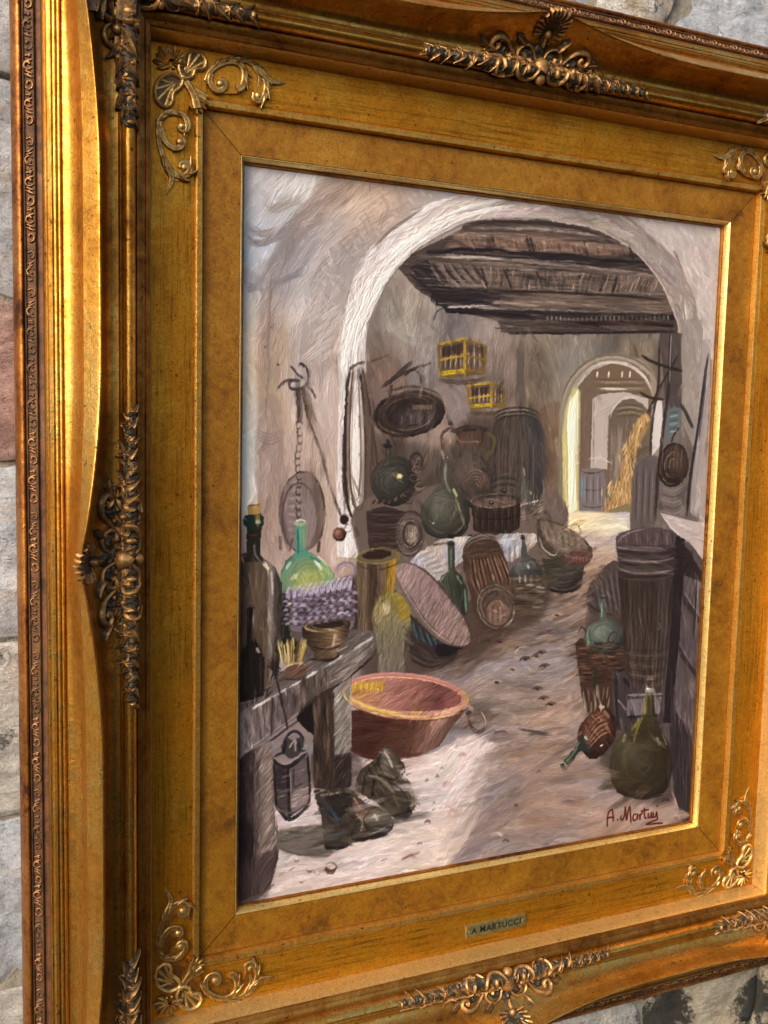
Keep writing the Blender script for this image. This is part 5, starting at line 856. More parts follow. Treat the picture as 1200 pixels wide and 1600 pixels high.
# ---------------------------------------------------------------- frame profile : (distance outside the sight size, height)
def smooth(pts, n=5):
    p = np.array(pts, float); q = np.vstack([2 * p[:1] - p[1:2], p, 2 * p[-1:] - p[-2:-1]]); t = np.linspace(0, 1, n, endpoint=False)[:, None]; out = []
    for i in range(len(p) - 1):
        a, b, c, d = q[i:i + 4]; out.append(.5 * ((2 * b) + (c - a) * t + (2 * a - 5 * b + 4 * c - d) * t ** 2 + (3 * b - a - 3 * c + d) * t ** 3))
    return np.vstack(out + [p[-1:]])
def sweep(a, half):
    """how far the swept edge bows outward at distance a from the middle of a rail"""
    c = max(0, 1 - abs(a) / .155) ** 2.1; d = half + .118 - abs(a); e = max(0, 1 - max(d, 0) / .155) ** 1.9
    return c, e * 1.1
ZONES = [
 ('canvas_slip', 'step', 1, [(-.0049, -.0100), (-.0048, -.0076), (-.0046, -.0070), (-.0042, -.0062), (-.0034, -.0060), (-.0030, -.0062)], 0),
 ('sight_edge', 'sight', None, [(-.0030, -.0062), (-.0029, -.0052), (-.0024, -.0036), (-.0016, -.0018), (-.0010, -.0007), (-.0005, -.0002), (0, -.0003)], 0),
 ('liner', 'liner', None, [(0, -.0009), (.0003, -.0009), (.0005, 0), (.0297, .0002), (.0300, -.0010), (.0303, -.0010)], 0),
 ('fillet', 'fillet', 1, [(.0303, -.0010), (.0307, .0030), (.0313, .0052), (.0316, .0049), (.0320, .0060), (.0360, .0064), (.0371, .0056), (.0378, .0042)], 0),
 ('frieze', 'frieze', 1, [(.0378, .0042), (.0384, .0048), (.0712, .0082), (.0716, .0078)], 0),
 ('bright_cove', 'band', 1, smooth([(.0716, .0078), (.0722, .0110), (.0729, .0165), (.0739, .0220), (.0750, .0252)], 3), 0),
 ('step_moulding', 'step', 1, [(.0750, .0246), (.0756, .0272), (.0786, .0283), (.0789, .0272), (.0796, .0280), (.0838, .0298), (.0852, .0297), (.0861, .0284)], 0),
 ('bead_moulding', 'reed', 1, np.vstack([smooth([(.0861, .0284), (.0868, .0330), (.0888, .0364), (.0914, .0377), (.0940, .0368), (.0957, .0345), (.0962, .0318)], 3), [(.0964, .0318), (.0970, .0332), (.0978, .0334), (.0985, .0318)]]), 0),
 ('swept_scoop', 'scoop', 1, None, 1),
 ('reeded_band', 'reed', 1, [(.1370, .0252), (.1374, .0268), (.1386, .0274), (.1394, .0268), (.1396, .0256), (.1402, .0256), (.1404, .0264), (.1414, .0266), (.1424, .0258), (.1427, .0244), (.1434, .0244), (.1438, .0254), (.1456, .0250), (.1468, .0238), (.1472, .0224), (.1480, .0222), (.1484, .0226), (.1490, .0218), (.1494, .0196)], 0),
 ('dark_groove', 'groove', 1, [(.1494, .0196), (.1496, .0166), (.1531, .0148), (.1534, .0158)], 0),
 ('leaf_band', 'groove', 1, [(.1534, .0158), (.1542, .0166), (.1546, .0154), (.1606, .0124), (.1608, .0136), (.1618, .0134), (.1620, .0118)], 0),
 ('edge_roll', 'roll', 1, smooth([(.1620, .0118), (.1628, .0140), (.1645, .0146), (.1668, .0118), (.1686, .0060), (.1690, .0000), (.1680, -.0060), (.1664, -.0200)], 3), 0)]
def scoop_profile(c, e):
    d = max(c, e)
    P = [(.0985, .0318), (.0988, .0308), (.1005, .0303), (.1040 + .002 * d, .0308), (.1085 + .0070 * d, .0345 + .001 * d), (.1122 + .0125 * d, .0440 + .004 * d), (.1136 + .0158 * d, .0530 + .0055 * d), (.1143 + .0163 * d, .0573 + .006 * d),
         (.1150 + .0165 * d, .0581 + .006 * d), (.1162 + .0155 * d, .0574 + .0065 * d), (.1205 + .0115 * d, .0520 + .0082 * d), (.1250 + .0075 * d, .0462 + .0095 * d), (.1256 + .0068 * d, .0415 + .0085 * d), (.1276 + .0052 * d, .0345 + .006 * d), (.1318 + .0025 * d, .0284 + .002 * d), (.1370, .0252)]
    return np.vstack([P[:2], smooth(P[2:8], 4)[:-1], smooth(P[7:11], 4)[:-1], [P[10], (np.array(P[10]) + P[11]) / 2], smooth(P[11:], 5)])
SIDES = {'T': (SW, SH, 'h'), 'B': (SW, SH, 'h'), 'L': (SH, SW, 'v'), 'R': (SH, SW, 'v')}     # half length, half offset, grain
def pos(side, a, o, z):
    hl, ho, _ = SIDES[side]; s = -1 if side in 'BL' else 1
    return (a, s * (ho + o), z) if side in 'TB' else (s * (ho + o), a, z)
FR = empty('picture_frame', (0, -SH - .17, -.02), 'ornate antique gold swept frame with leaf scroll corners hung on the rough stone wall', 'picture frame')
def wear(a, o, side):
    return noise.noise(Vector((a * 9, o * 40, ord(side)))) * .0004
for name, mk, gr, P, sw in ZONES:
    for side, (hl, ho, d) in SIDES.items():
        nseg = 150 if sw else 40
        V = []; F = []
        for i in range(nseg + 1):
            t = i / nseg
            if sw: pr = scoop_profile(*sweep((2 * t - 1) * (hl + .12), hl))
            else: pr = np.asarray(P)
            k = len(pr)
            for (o, z) in pr:
                a = (2 * t - 1) * (hl + o - (.0004 if name == 'liner' else .00018))
                V.append(pos(side, a, o, z + wear(a, o, side)))
        for i in range(nseg):
            for j in range(k - 1):
                q = (i * k + j, i * k + j + 1, (i + 1) * k + j + 1, (i + 1) * k + j)
                F.append(q if side in 'TR' and side == 'T' or side == 'L' else q[::-1])
        m = MG[mk + (d if gr else '')]
        o_ = link(name, mesh(name, V, F), m, None, 32 if not sw else 24); under(o_, FR)
# backing board closes the frame behind the picture
bb = MBuf(); X, Y = SW + .15, SH + .15
bb.add([(x, y, z) for z in (-.0195, -.0125) for x, y in ((-X, -Y), (X, -Y), (X, Y), (-X, Y))], [(0, 3, 2, 1), (4, 5, 6, 7), (0, 1, 5, 4), (1, 2, 6, 5), (2, 3, 7, 6), (3, 0, 4, 7)], [0] * 8)
bb.build('backing_board', MG['back'], FR)

# ---------------------------------------------------------------- relief ornament built on the moulding surface
class Surf:
    """arc-length coordinates (a along the rail, s across it from the bead) on the bead and scoop"""
    def __init__(s, side): s.side = side; s.hl = SIDES[side][0]; s.c = {}
    def prof(s, a):
        k = round(a, 3)
        if k not in s.c:
            P = np.vstack([np.array([(.0861, .0300), (.0872, .0345), (.0900, .0372), (.0925, .0374), (.0955, .0340), (.0985, .0322)]), scoop_profile(*sweep(a, s.hl))[2:]])
            s.c[k] = (P, np.r_[0, np.cumsum(np.hypot(*np.diff(P, axis=0).T))])
        return s.c[k]
    def __call__(s, a, t, h):
        P, S = s.prof(a); e = .0015
        p = np.array([np.interp(t, S, P[:, 0]), np.interp(t, S, P[:, 1])]); q = np.array([np.interp(t + e, S, P[:, 0]), np.interp(t + e, S, P[:, 1])]); r = np.array([np.interp(t - e, S, P[:, 0]), np.interp(t - e, S, P[:, 1])])
        u = q - r; u /= np.hypot(*u) + 1e-9; n = np.array([-u[1], u[0]]); p = p + n * h
        return pos(s.side, a, p[0], p[1])
class Flat:
    """frieze corner : coordinates measured inward from the frieze's outer corner"""
    def __init__(s, sx, sy): s.sx = sx; s.sy = sy
    def __call__(s, a, t, h): return (s.sx * (SW + .072 - a), s.sy * (SH + .072 - t), .0068 + h)
def tube(f, pts, r0, r1=None, hh=1.15, seg=8, rm=None, ln=5, gr=0):
    """tapered round rib along a path on surface f"""
    p = smooth(pts, ln) if len(pts) > 2 else np.array(pts, float); n = len(p); b = MBuf()
    d = np.gradient(p, axis=0); d /= np.linalg.norm(d, axis=1)[:, None] + 1e-9
    V = []; R = []; F = []
    r1 = r0 if r1 is None else r1; rm = (r0 + r1) / 2 if rm is None else rm
    for i in range(n):
        t = i / (n - 1); r = np.interp(t, [0, .5, 1], [r0, rm, r1])
        for k in range(seg):
            an = 2 * math.pi * k / seg; x = math.cos(an) * r; sn = math.sin(an); gq = gr * math.exp(-(math.cos(an) / .38) ** 2) * (sn > 0); h = sn * r * hh * (1 - gq) + r * .45
            V.append(f(p[i, 0] - d[i, 1] * x, p[i, 1] + d[i, 0] * x, h)); R.append(.5 + .5 * sn - .75 * gq)
    for i in range(n - 1):
        for k in range(seg): F.append((i * seg + k, i * seg + (k + 1) % seg, (i + 1) * seg + (k + 1) % seg, (i + 1) * seg + k))
    F.append(tuple(range(seg))[::-1]); F.append(tuple((n - 1) * seg + k for k in range(seg)))
    return V, F, R
def leaf(f, a, t, ang, ln, wd, h0=.001, curl=.0, nu=7, nv=6, lobes=0):
    """cupped leaf with a midrib, pointing along ang"""
    V = []; R = []; F = []; ca, sa = math.cos(ang), math.sin(ang)
    for i in range(nu + 1):
        u = i / nu; w = wd * .55 * (math.sin(math.pi * min(1, u ** .85 * .94 + .05)) ** .6) * (1 + (.22 * math.sin(u * math.pi * 2 * lobes) if lobes else 0))
        cx = curl * u * u * ln
        for j in range(nv + 1):
            v = j / nv * 2 - 1; x = u * ln; y = v * w + cx
            h = h0 + wd * .30 * (1 - v * v) * (1 - .45 * u) + wd * .14 * (abs(v) < .01) * (1 - u) - wd * .10 * (abs(abs(v) - .33) < .05) + ln * .02 * u * u
            if j in (0, nv): h = -.0006
            V.append(f(a + x * ca - y * sa, t + x * sa + y * ca, h)); R.append(.15 if j in (0, nv) else min(1, .25 + .55 * (1 - abs(v)) + .35 * (j == nv // 2)))
    for i in range(nu):
        for j in range(nv): F.append((i * (nv + 1) + j, (i + 1) * (nv + 1) + j, (i + 1) * (nv + 1) + j + 1, i * (nv + 1) + j + 1))
    return V, F, R
def ball(f, a, t, r, hh=1., rs=1.):
    V = [f(a, t, r * hh * 1.3)]; R = [1.]; F = []; n = 9
    for i, (q, h) in enumerate(((.5, 1.12), (.87, .75), (1., .3), (.95, -.2))):
        for k in range(n): an = 2 * math.pi * k / n; V.append(f(a + math.cos(an) * r * q * rs, t + math.sin(an) * r * q, r * hh * h)); R.append(1 - .28 * i)
    for k in range(n): F.append((0, 1 + k, 1 + (k + 1) % n))
    for i in range(3):
        for k in range(n): F.append((1 + i * n + k, 1 + (i + 1) * n + k, 1 + (i + 1) * n + (k + 1) % n, 1 + i * n + (k + 1) % n))
    return V, F, R
def flower(f, a, t, r, n=5, ph=0.):
    b = MBuf()
    for k in range(n): an = ph + 2 * math.pi * k / n; b.add(*leaf(f, a, t, an, r, r * .85, .0012, 0, 4, 4))
    b.add(*ball(f, a, t, r * .3, 1.6)); return b.V, b.F, b.R
def spiral(cx, cy, r, a0, turns, sgn=1, n=12, shrink=.28):
    out = []
    for i in range(n):
        u = i / (n - 1); an = a0 + sgn * u * turns * 2 * math.pi; q = r * (1 - (1 - shrink) * u); out.append((cx + math.cos(an) * q, cy + math.sin(an) * q))
    return out
def flip(parts):  # consistent outward facing faces do not matter for closed relief, normals recalculated later
    return parts
def add_parts(root, kinds, mat):
    out = []
    for nm, geo in kinds:
        b = MBuf(); b.add(*geo); o = b.build(nm, mat, FR); 
        if root is None: root = o
        else:
            o.parent = root; o.matrix_parent_inverse = Matrix.Identity(4)
        out.append(o)
    return root
def fix_normals(o):
    import bmesh
    bm = bmesh.new(); bm.from_mesh(o.data); bmesh.ops.recalc_face_normals(bm, faces=bm.faces); bm.to_mesh(o.data); bm.free()
def ground(f, blobs, a0, a1, s0, s1, seed, da=.0013, ds=.0011):
    """low cast mass that carries the leaves: lumpy sheet, only where the blobs reach"""
    na = int((a1 - a0) / da); ns = int((s1 - s0) / ds); b = MBuf(); A = np.linspace(a0, a1, na); S = np.linspace(s0, s1, ns); B_ = np.array(blobs)
    Hh = np.zeros((na, ns))
    for i, a in enumerate(A):
        d = np.hypot(a - B_[:, 0][None], (S[:, None] - B_[:, 1][None])) / B_[:, 2][None]; Hh[i] = np.clip(1 - d ** 2, 0, None).max(1)
    V = []; R = []; ix = -np.ones((na, ns), int)
    for i in range(na):
        for j in range(ns):
            if Hh[max(i - 1, 0):i + 2, max(j - 1, 0):j + 2].max() > 0:
                nz = noise.noise(Vector((A[i] * 260, S[j] * 260, seed))) + .6 * noise.noise(Vector((A[i] * 520, S[j] * 520, seed))); ix[i, j] = len(V)
                h = min(1, Hh[i, j] * 2.2); V.append(f(A[i], S[j], -.0006 + h * (.0024 + .0022 * nz))); R.append(max(0, .08 + .45 * nz * h))
    F = [(ix[i, j], ix[i + 1, j], ix[i + 1, j + 1], ix[i, j + 1]) for i in range(na - 1) for j in range(ns - 1) if min(ix[i, j], ix[i + 1, j], ix[i + 1, j + 1], ix[i, j + 1]) >= 0]
    return V, F, R
def cartouche(name, side):
    f0 = Surf(side); SCL = .80
    f = lambda a, t, h: f0(a * (SCL if abs(a) > .03 else 1 - (1 - SCL) * abs(a) / .03 * 1.) if False else a * SCL, t, h)
    f.prof = f0.prof; E = []; rr = random.Random(3 + ord(side)); J = lambda v: v + rr.uniform(-.0007, .0007)
    tip = f.prof(0)[1]; top = [s for s, p in zip(tip, f.prof(0)[0]) if p[1] < .0645][-1]
    P0, S0 = f.prof(0); ridge = S0[np.argmax(P0[:, 1])]
    shell = MBuf()
    for k in range(15):
        an = math.radians(-98 + 14 * k); l = .0255 - .0095 * (abs(k - 7) / 7) ** 1.3; x0 = math.sin(an) * .003; y0 = ridge - .0235 + math.cos(an) * .003
        shell.add(*tube(f, [(x0, y0), (math.sin(an) * l * .6, y0 + math.cos(an) * l * .6), (math.sin(an) * l, y0 + math.cos(an) * l)], .0005, .0019, 1.2, 8, .0013, 4))
    shell.add(*ground(f, [(0, ridge - .014, .016)], -.02, .02, ridge - .03, ridge + .002, 3, .0016, .0016))
    shell.add(*ball(f, 0, ridge - .0235, .0042, 1.2)); shell.add(*leaf(f, 0, ridge - .036, math.pi / 2, .014, .010, .002))
    root = shell.build(name, MG['bronze'], FR, 60)
    bl = [(0, .016, .016), (0, .030, .008)]
    for g in (-1, 1):
        for k in range(16): bl.append((g * (.010 + .0082 * k), .0125 - .0002 * k, .0125 - .00055 * k))
        bl += [(g * .014, .024, .009), (g * .028, .022, .009), (g * .044, .024, .008)]
    E.append(('cast_ground', ground(f, bl, -.145, .145, -.001, .040, 7)))
    for g in (-1, 1):
        def T(p): return [(g * (x + rr.uniform(-.0008, .0008)), y + rr.uniform(-.0008, .0008)) for x, y in p]
        E += [('scroll', tube(f, T([(.004, .024), (.010, .033), (.020, .035), (.027, .028), (.024, .021), (.018, .022), (.019, .027)]), .0016, .0030, 1.2)),
              ('scroll', tube(f, T([(.004, .010), (.013, .003), (.023, .003), (.031, .009), (.030, .015), (.024, .016), (.023, .011)]), .0018, .0030, 1.2)),
              ('scroll', tube(f, T([(.026, .020), (.034, .029), (.044, .037), (.055, .038), (.060, .031), (.055, .026), (.050, .029), (.052, .033)]), .0018, .0026, 1.2, 8, .0032)),
              ('scroll', tube(f, T([(.032, .006), (.042, -.001), (.052, .002), (.056, .009), (.050, .013), (.046, .009)]), .0016, .0028, 1.2)),
              ('scroll', tube(f, T([(.046, .020), (.056, .024), (.066, .022), (.068, .016), (.062, .014), (.060, .018)]), .0014, .0024, 1.2)),
              ('stem', tube(f, T([(.006, .016), (.030, .015), (.060, .014), (.090, .012), (.118, .010), (.140, .009)]), .0022, .0007, 1.0))]
        for k in range(13):
            a = .050 + .0072 * k; s_ = (1 if k % 2 else -1); ln = (.0165 - .00060 * k) * rr.uniform(.8, 1.15)
            E.append(('leaf', leaf(f, g * J(a), J(.0130 - .0003 * k) + s_ * .0018, math.atan2(s_ * math.sin(rr.uniform(.15, .5)), g), ln, ln * rr.uniform(.38, .5), .0016, s_ * g * rr.uniform(-.1, .6), lobes=1)))
        for k in range(7):
            a = .052 + .012 * k; s_ = (-1 if k % 2 else 1); r_ = (.0050 - .0004 * k); c_ = (g * a, .0125 + s_ * (.0068 - .0006 * k)); a0_ = rr.uniform(0, 6)
            E.append(('curl', tube(f, spiral(c_[0], c_[1], r_, a0_, .85, s_ * g, 9, .3), .0009, .0013, 1.1, 7, None, 2)))
        for k in range(8):
            a = .004 + .0062 * k; E.append(('leaf', leaf(f, g * J(a), J(.016), math.atan2((.8 if k % 2 else -.8) * rr.uniform(.5, 1.2), g * .8), .0120, .0070, .0018, rr.uniform(-.3, .4), lobes=2)))
        for a, s_, r in ((.070, .0135, .0070), (.084, .0085, .0058), (.098, .0130, .0060), (.111, .0095, .0050), (.124, .0105, .0042)): E.append(('flower', flower(f, g * J(a), J(s_), r, 5, rr.random())))
        for a, s_, r in ((.040, .015, .0036), (.012, .022, .0032), (.036, .024, .0028), (.018, .010, .0032), (.053, .031, .0026), (.066, .024, .0024), (.137, .009, .0020)): E.append(('berry', ball(f, g * a, s_, r, 1.2)))
        E.append(('leaf', leaf(f, g * .020, .034, math.atan2(.6, g * .7), .015, .009, .0016, .2, lobes=2))); E.append(('leaf', leaf(f, g * .060, .027, math.atan2(.35, g), .016, .009, .0014, -.2, lobes=2))); E.append(('leaf', leaf(f, g * .044, .004, math.atan2(-.3, g), .014, .008, .0016, -.2)))
    E.append(('boss', ball(f, 0, .016, .0080, .8, 1.25))); E.append(('boss', ball(f, 0, .004, .0044, 1.0, 1.5)))
    add_parts(root, E, MG['bronze']); return root
for sd in 'TBLR': cartouche('shell_cartouche', sd)
def corner(name, s1, g1, s2, g2):
    E = []; root = None
    for side, g in ((s1, g1), (s2, g2)):
        f = Surf(side); hl = SIDES[side][0]; rr = random.Random(ord(side) * 3 + g); J = lambda v: v + rr.uniform(-.0008, .0008)
        A = lambda u: g * (hl + .094 - u * (.72 if u > 0 else 1))
        PT = lambda p: [(A(u), t) for u, t in p]
        if root is None:
            root = True
        bl = [(A(-.016 + .0075 * k), .016 - .0003 * k, .016 - .00055 * k) for k in range(20)] + [(A(.010), .028, .011), (A(-.004), .032, .010)]
        lo, hi_ = sorted((A(-.03), A(.15))); E.append(('cast_ground', ground(f, bl, lo, hi_, -.001, .044, 5)))
        E += [('stem', tube(f, PT([(-.012, .020), (.02, .017), (.05, .014), (.09, .012), (.130, .010)]), .0024, .0008, 1.0)),
              ('scroll', tube(f, PT([(-.010, .026), (.006, .036), (.020, .037), (.030, .029), (.028, .021), (.020, .021), (.019, .027)]), .0020, .0034, 1.2)),
              ('scroll', tube(f, PT([(.004, .008), (.014, .001), (.026, .003), (.033, .010), (.029, .015), (.024, .013)]), .0020, .0032, 1.2)),
              ('scroll', tube(f, PT([(.030, .022), (.042, .031), (.053, .029), (.055, .021), (.047, .019)]), .0015, .0027, 1.2))]
        for k in range(5): E.append(('leaf', leaf(f, A(-.012 + .004 * k), .012 + .006 * k, math.atan2(.35 * (k - 2), -g), .028, .012, .003, 0, 8, 6, 2)))
        for k in range(13):
            u = .022 + .0085 * k; s_ = (1 if k % 2 else -1); ln = (.0180 - .0006 * k) * rr.uniform(.8, 1.15)
            E.append(('leaf', leaf(f, J(A(u)), J(.0145 - .0003 * k) + s_ * .002, math.atan2(s_ * math.sin(rr.uniform(.15, .5)), -g), ln, ln * rr.uniform(.38, .5), .0016, -s_ * g * rr.uniform(-.1, .6), lobes=1)))
        for k in range(7):
            u = .036 + .0125 * k; s_ = (-1 if k % 2 else 1); r_ = (.0056 - .0004 * k)
            E.append(('curl', tube(f, spiral(A(u), .0135 + s_ * (.0074 - .0006 * k), r_, rr.uniform(0, 6), .85, s_ * g, 9, .3), .0010, .0014, 1.1, 7, None, 2)))
        for u, t, r in ((.056, .0135, .0076), (.072, .009, .0066), (.086, .013, .0062), (.102, .0095, .0052), (.116, .011, .0044), (.010, .018, .0090)): E.append(('flower', flower(f, J(A(u)), J(t), r, 5, rr.random())))
        for u, t, r in ((.040, .018, .0040), (.004, .028, .0038), (.024, .010, .0036), (.066, .018, .0028), (.034, .006, .0032), (.128, .0098, .0022)): E.append(('berry', ball(f, A(u), t, r, 1.2)))
    b = MBuf(); f = Surf(s1); b.add(*leaf(f, g1 * (SIDES[s1][0] + .070), .014, math.atan2(0, g1), .042, .015, .0025, 0, 9, 6, 3)); root = b.build(name, MG['bronze'], FR, 60)
    add_parts(root, E, MG['bronze']); return root
for a in (('L', 1, 'T', -1), ('T', 1, 'R', 1), ('R', -1, 'B', 1), ('B', -1, 'L', -1)): corner('acanthus_corner', *a)

# pierced gilt scroll ornaments laid in the corners of the frieze
def on_frieze(px, py, z=.0075):
    d = CAM_M @ np.array([(px - 600) / CAM_F, -(py - 800) / CAM_F, -1.]); t = (z - CAM_C[2]) / d[2]; P = CAM_C + t * d
    return (P[0] + SW + .072, SH + .072 - P[1])
MEAS = dict(   # centre lines measured on the top left ornament
  scroll_r=[(322, 128), (328, 114), (338, 104), (355, 97), (371, 99), (381, 110), (382, 124), (378, 136), (370, 141)],
  curl_r=[(330, 116), (328, 128), (334, 139), (344, 142), (351, 136), (350, 128), (344, 127)],
  over_r=[(334, 104), (352, 95), (374, 93), (394, 100), (408, 114), (416, 132), (414, 148), (406, 158), (398, 155), (399, 147)],
  tail_r=[(406, 112), (420, 125), (434, 129), (446, 128)], leaf_r=[(398, 104), (406, 122), (404, 136)],
  scroll_d=[(257, 215), (250, 202), (249, 190), (258, 179), (272, 176), (286, 181), (293, 192), (292, 202), (284, 203), (281, 196)],
  curl_d=[(252, 200), (254, 214), (262, 226), (272, 232), (282, 230), (286, 222), (281, 217)],
  long_d=[(247, 196), (248, 220), (254, 243), (264, 262), (276, 274), (289, 275), (296, 267), (293, 257), (285, 257), (284, 263)],
  tail_d=[(262, 262), (268, 276), (266, 290), (258, 303)],
  stem=[(284, 120), (294, 134), (303, 150), (308, 170)], stem2=[(290, 130), (304, 142), (322, 154)])
MEAS = {k: [on_frieze(*p) for p in v] for k, v in MEAS.items()}
def fcorner(sx, sy):
    f = Flat(sx, sy); E = []
    K = dict(scroll_r=(.0024, .0031), curl_r=(.0024, .0028), over_r=(.0020, .0032), tail_r=(.0037, .0010), leaf_r=(.0027, .0010), scroll_d=(.0024, .0031), curl_d=(.0024, .0028), long_d=(.0020, .0032), tail_d=(.0037, .0010), stem=(.0027, .0040), stem2=(.0024, .0036))
    nm = dict(stem='stem', stem2='stem', tail_r='leaf', tail_d='leaf', leaf_r='leaf')
    for k, v in MEAS.items(): E.append((nm.get(k, 'scroll'), tube(f, v, *K[k], hh=.62, seg=16, gr=.45)))
    for k, v in MEAS.items():
        if k.startswith(('scroll', 'over', 'long')):
            p = smooth(v, 4); m = len(p); sg = 1 if k in ('scroll_r', 'over_r') else -1
            for q in range(5):
                i = int(m * (.22 + .12 * q)); dx, dy = p[i + 1] - p[i]; an = math.atan2(dy, dx); E.append(('leaf', leaf(f, p[i][0], p[i][1], an - .5 * sg, .0095, .0042, .0014, .2 * sg, 5, 4)))
    for k, (x, y) in (('r', (344, 131)), ('r', (403, 150)), ('d', (284, 198)), ('d', (281, 222)), ('d', (288, 262)), ('c', (286, 122))): a, t = on_frieze(x, y); E.append(('berry', ball(f, a, t, .0034, .8)))
    # two heart shaped leaves with rolled rims
    for pts, c in (([(284, 122), (279, 106), (284, 90), (298, 81), (313, 84), (321, 97), (317, 108), (305, 110), (300, 120), (290, 124)], (300, 101)), ([(282, 122), (266, 116), (250, 124), (242, 140), (245, 158), (258, 168), (268, 161), (270, 147), (280, 138), (285, 128)], (259, 141))):
        q = [on_frieze(*p) for p in pts]; m = on_frieze(*c); E.append(('leaf', tube(f, q + [q[0]], .0019, .0021, 1.2, 8)))
        for k in range(6):
            u = q[(k + 2) % len(q)]; v0 = q[0]; mm = (v0[0] * .35 + m[0] * .35 + u[0] * .3, v0[1] * .35 + m[1] * .35 + u[1] * .3); E.append(('vein', tube(f, [(v0[0] * .8 + m[0] * .2, v0[1] * .8 + m[1] * .2), mm, u], .0006, .0019, .9, 8)))
        b_ = MBuf(); b_.add([f(a, t, .0012) for a, t in q], [tuple(range(len(q)))], [.12] * len(q)); E.append(('leaf_hollow', (b_.V, b_.F, b_.R)))
    # palmette in the very corner
    cx, cy = on_frieze(266, 98)
    for k in range(9):
        an = math.radians(150 + 26 * k); E.append(('lobe', leaf(f, cx + math.cos(an) * .0018, cy + math.sin(an) * .0018, an, .0098 + .0018 * (k % 2), .0072, .0018)))
    for k in range(6): an = k * 1.047; E.append(('berry', ball(f, cx + math.cos(an) * .0042, cy + math.sin(an) * .0042, .0015, 1.8)))
    # leaf clasp over the fillet's mitre
    a0, t0 = on_frieze(314, 168)
    for k in range(4): an = math.radians(10 + 24 * k); E.append(('leaf', leaf(f, a0 - .005, t0 - .005, an, .011, .0045, .0015)))
    # sunk ground plate of the casting
    b = MBuf(); g_ = [on_frieze(*p) for p in ((240, 72), (262, 70), (290, 78), (318, 78), (326, 100), (350, 92), (385, 92), (410, 108), (444, 125), (425, 132), (418, 150), (404, 162), (390, 120), (370, 146), (340, 146), (322, 130), (322, 158), (306, 178), (296, 165), (292, 175), (298, 200), (282, 234), (268, 238), (280, 254), (298, 262), (286, 280), (272, 284), (256, 306), (262, 285), (248, 255), (242, 210), (246, 176), (238, 150), (238, 100))]
    n = len(g_); V = [f(a, t, .0007) for a, t in g_] + [f(a, t, -.001) for a, t in g_]; b.add(V, [tuple(range(n))] + [(i, (i + 1) % n, (i + 1) % n + n, i + n) for i in range(n)], [.46] * (2 * n))
    root = b.build('scroll_corner', MG['friezev'], FR, 40); add_parts(root, E, MG['giltorn']); return root
for sx in (-1, 1):
    for sy in (-1, 1): fcorner(sx, sy)

# repeating leaf-and-tongue relief of the outer band: one motif, copied round the frame
def band_f(a, t, h): return (a, .1577 - .0 + t, .0139 - t * .5 + h)
def motif():
    b = MBuf(); f = lambda a, t, h: (a, t, h - t * .5)
    b.add(*tube(f, [(-.0085, .0020), (-.0100, -.0004), (-.0080, -.0026), (-.0050, -.0020), (-.0046, .0004), (-.0064, .0010)], .0007, .0010, 1.5, 6, None, 3))
    b.add(*tube(f, [(.0045, -.0024), (.0030, .0002), (.0046, .0026), (.0074, .0022), (.0080, -.0002), (.0064, -.0008)], .0007, .0010, 1.5, 6, None, 3))
    b.add(*leaf(f, -.0020, -.0024, 1.15, .0056, .0030, .0006, 0, 3, 4)); b.add(*leaf(f, .0022, .0024, -1.9, .0052, .0028, .0006, 0, 3, 4)); b.add(*leaf(f, .0098, -.0022, 1.9, .0052, .0028, .0006, 0, 3, 4))
    b.add(*leaf(f, .0120, .0022, -1.2, .0046, .0026, .0006, 0, 3, 4)); b.add(*ball(f, 0, .0004, .0011, 1.3)); b.add(*ball(f, .0122, -.0006, .0012, 1.3))
    return b
MB = motif(); rm_ = random.Random(8)
for side, (hl, ho, d) in SIDES.items():
    c0 = W3(pos(side, 0, .1577, .0138)); mes = []
    for q in range(3):
        V = [pos(side, v[0] * (1, -1, 1)[q] + rm_.uniform(-.0003, .0003), .1577 + v[1] + rm_.uniform(-.0002, .0002), .0138 + v[2] * (1, .85, .7)[q]) for v in MB.V]
        me = bpy.data.meshes.new('leaf_motif'); me.from_pydata([tuple(W3(v) - c0) for v in V], [], MB.F); at = me.attributes.new('rub', 'FLOAT', 'POINT'); at.data.foreach_set('value', np.array(MB.R, np.float32) * (1, .8, .6)[q])
        me.polygons.foreach_set('use_smooth', np.ones(len(me.polygons), bool)); me.materials.append(MG['bandorn']); mes.append(me)
    n = int((hl + .155) * 2 / .0265); band = [o for o in FR.children if o.name.startswith('leaf_band')]['TBLR'.index(side)]
    for i in range(n):
        o = link('leaf_motif', mes[rm_.choice((0, 0, 1, 2))], None, band, 0); a = (i - (n - 1) / 2) * .0265 + rm_.uniform(-.0012, .0012)
        o.location = Vector(c0) + Vector((a, 0, 0) if side in 'TB' else (0, 0, a)); k = rm_.uniform(.88, 1.08); o.scale = (k, rm_.uniform(.75, 1.05), k)
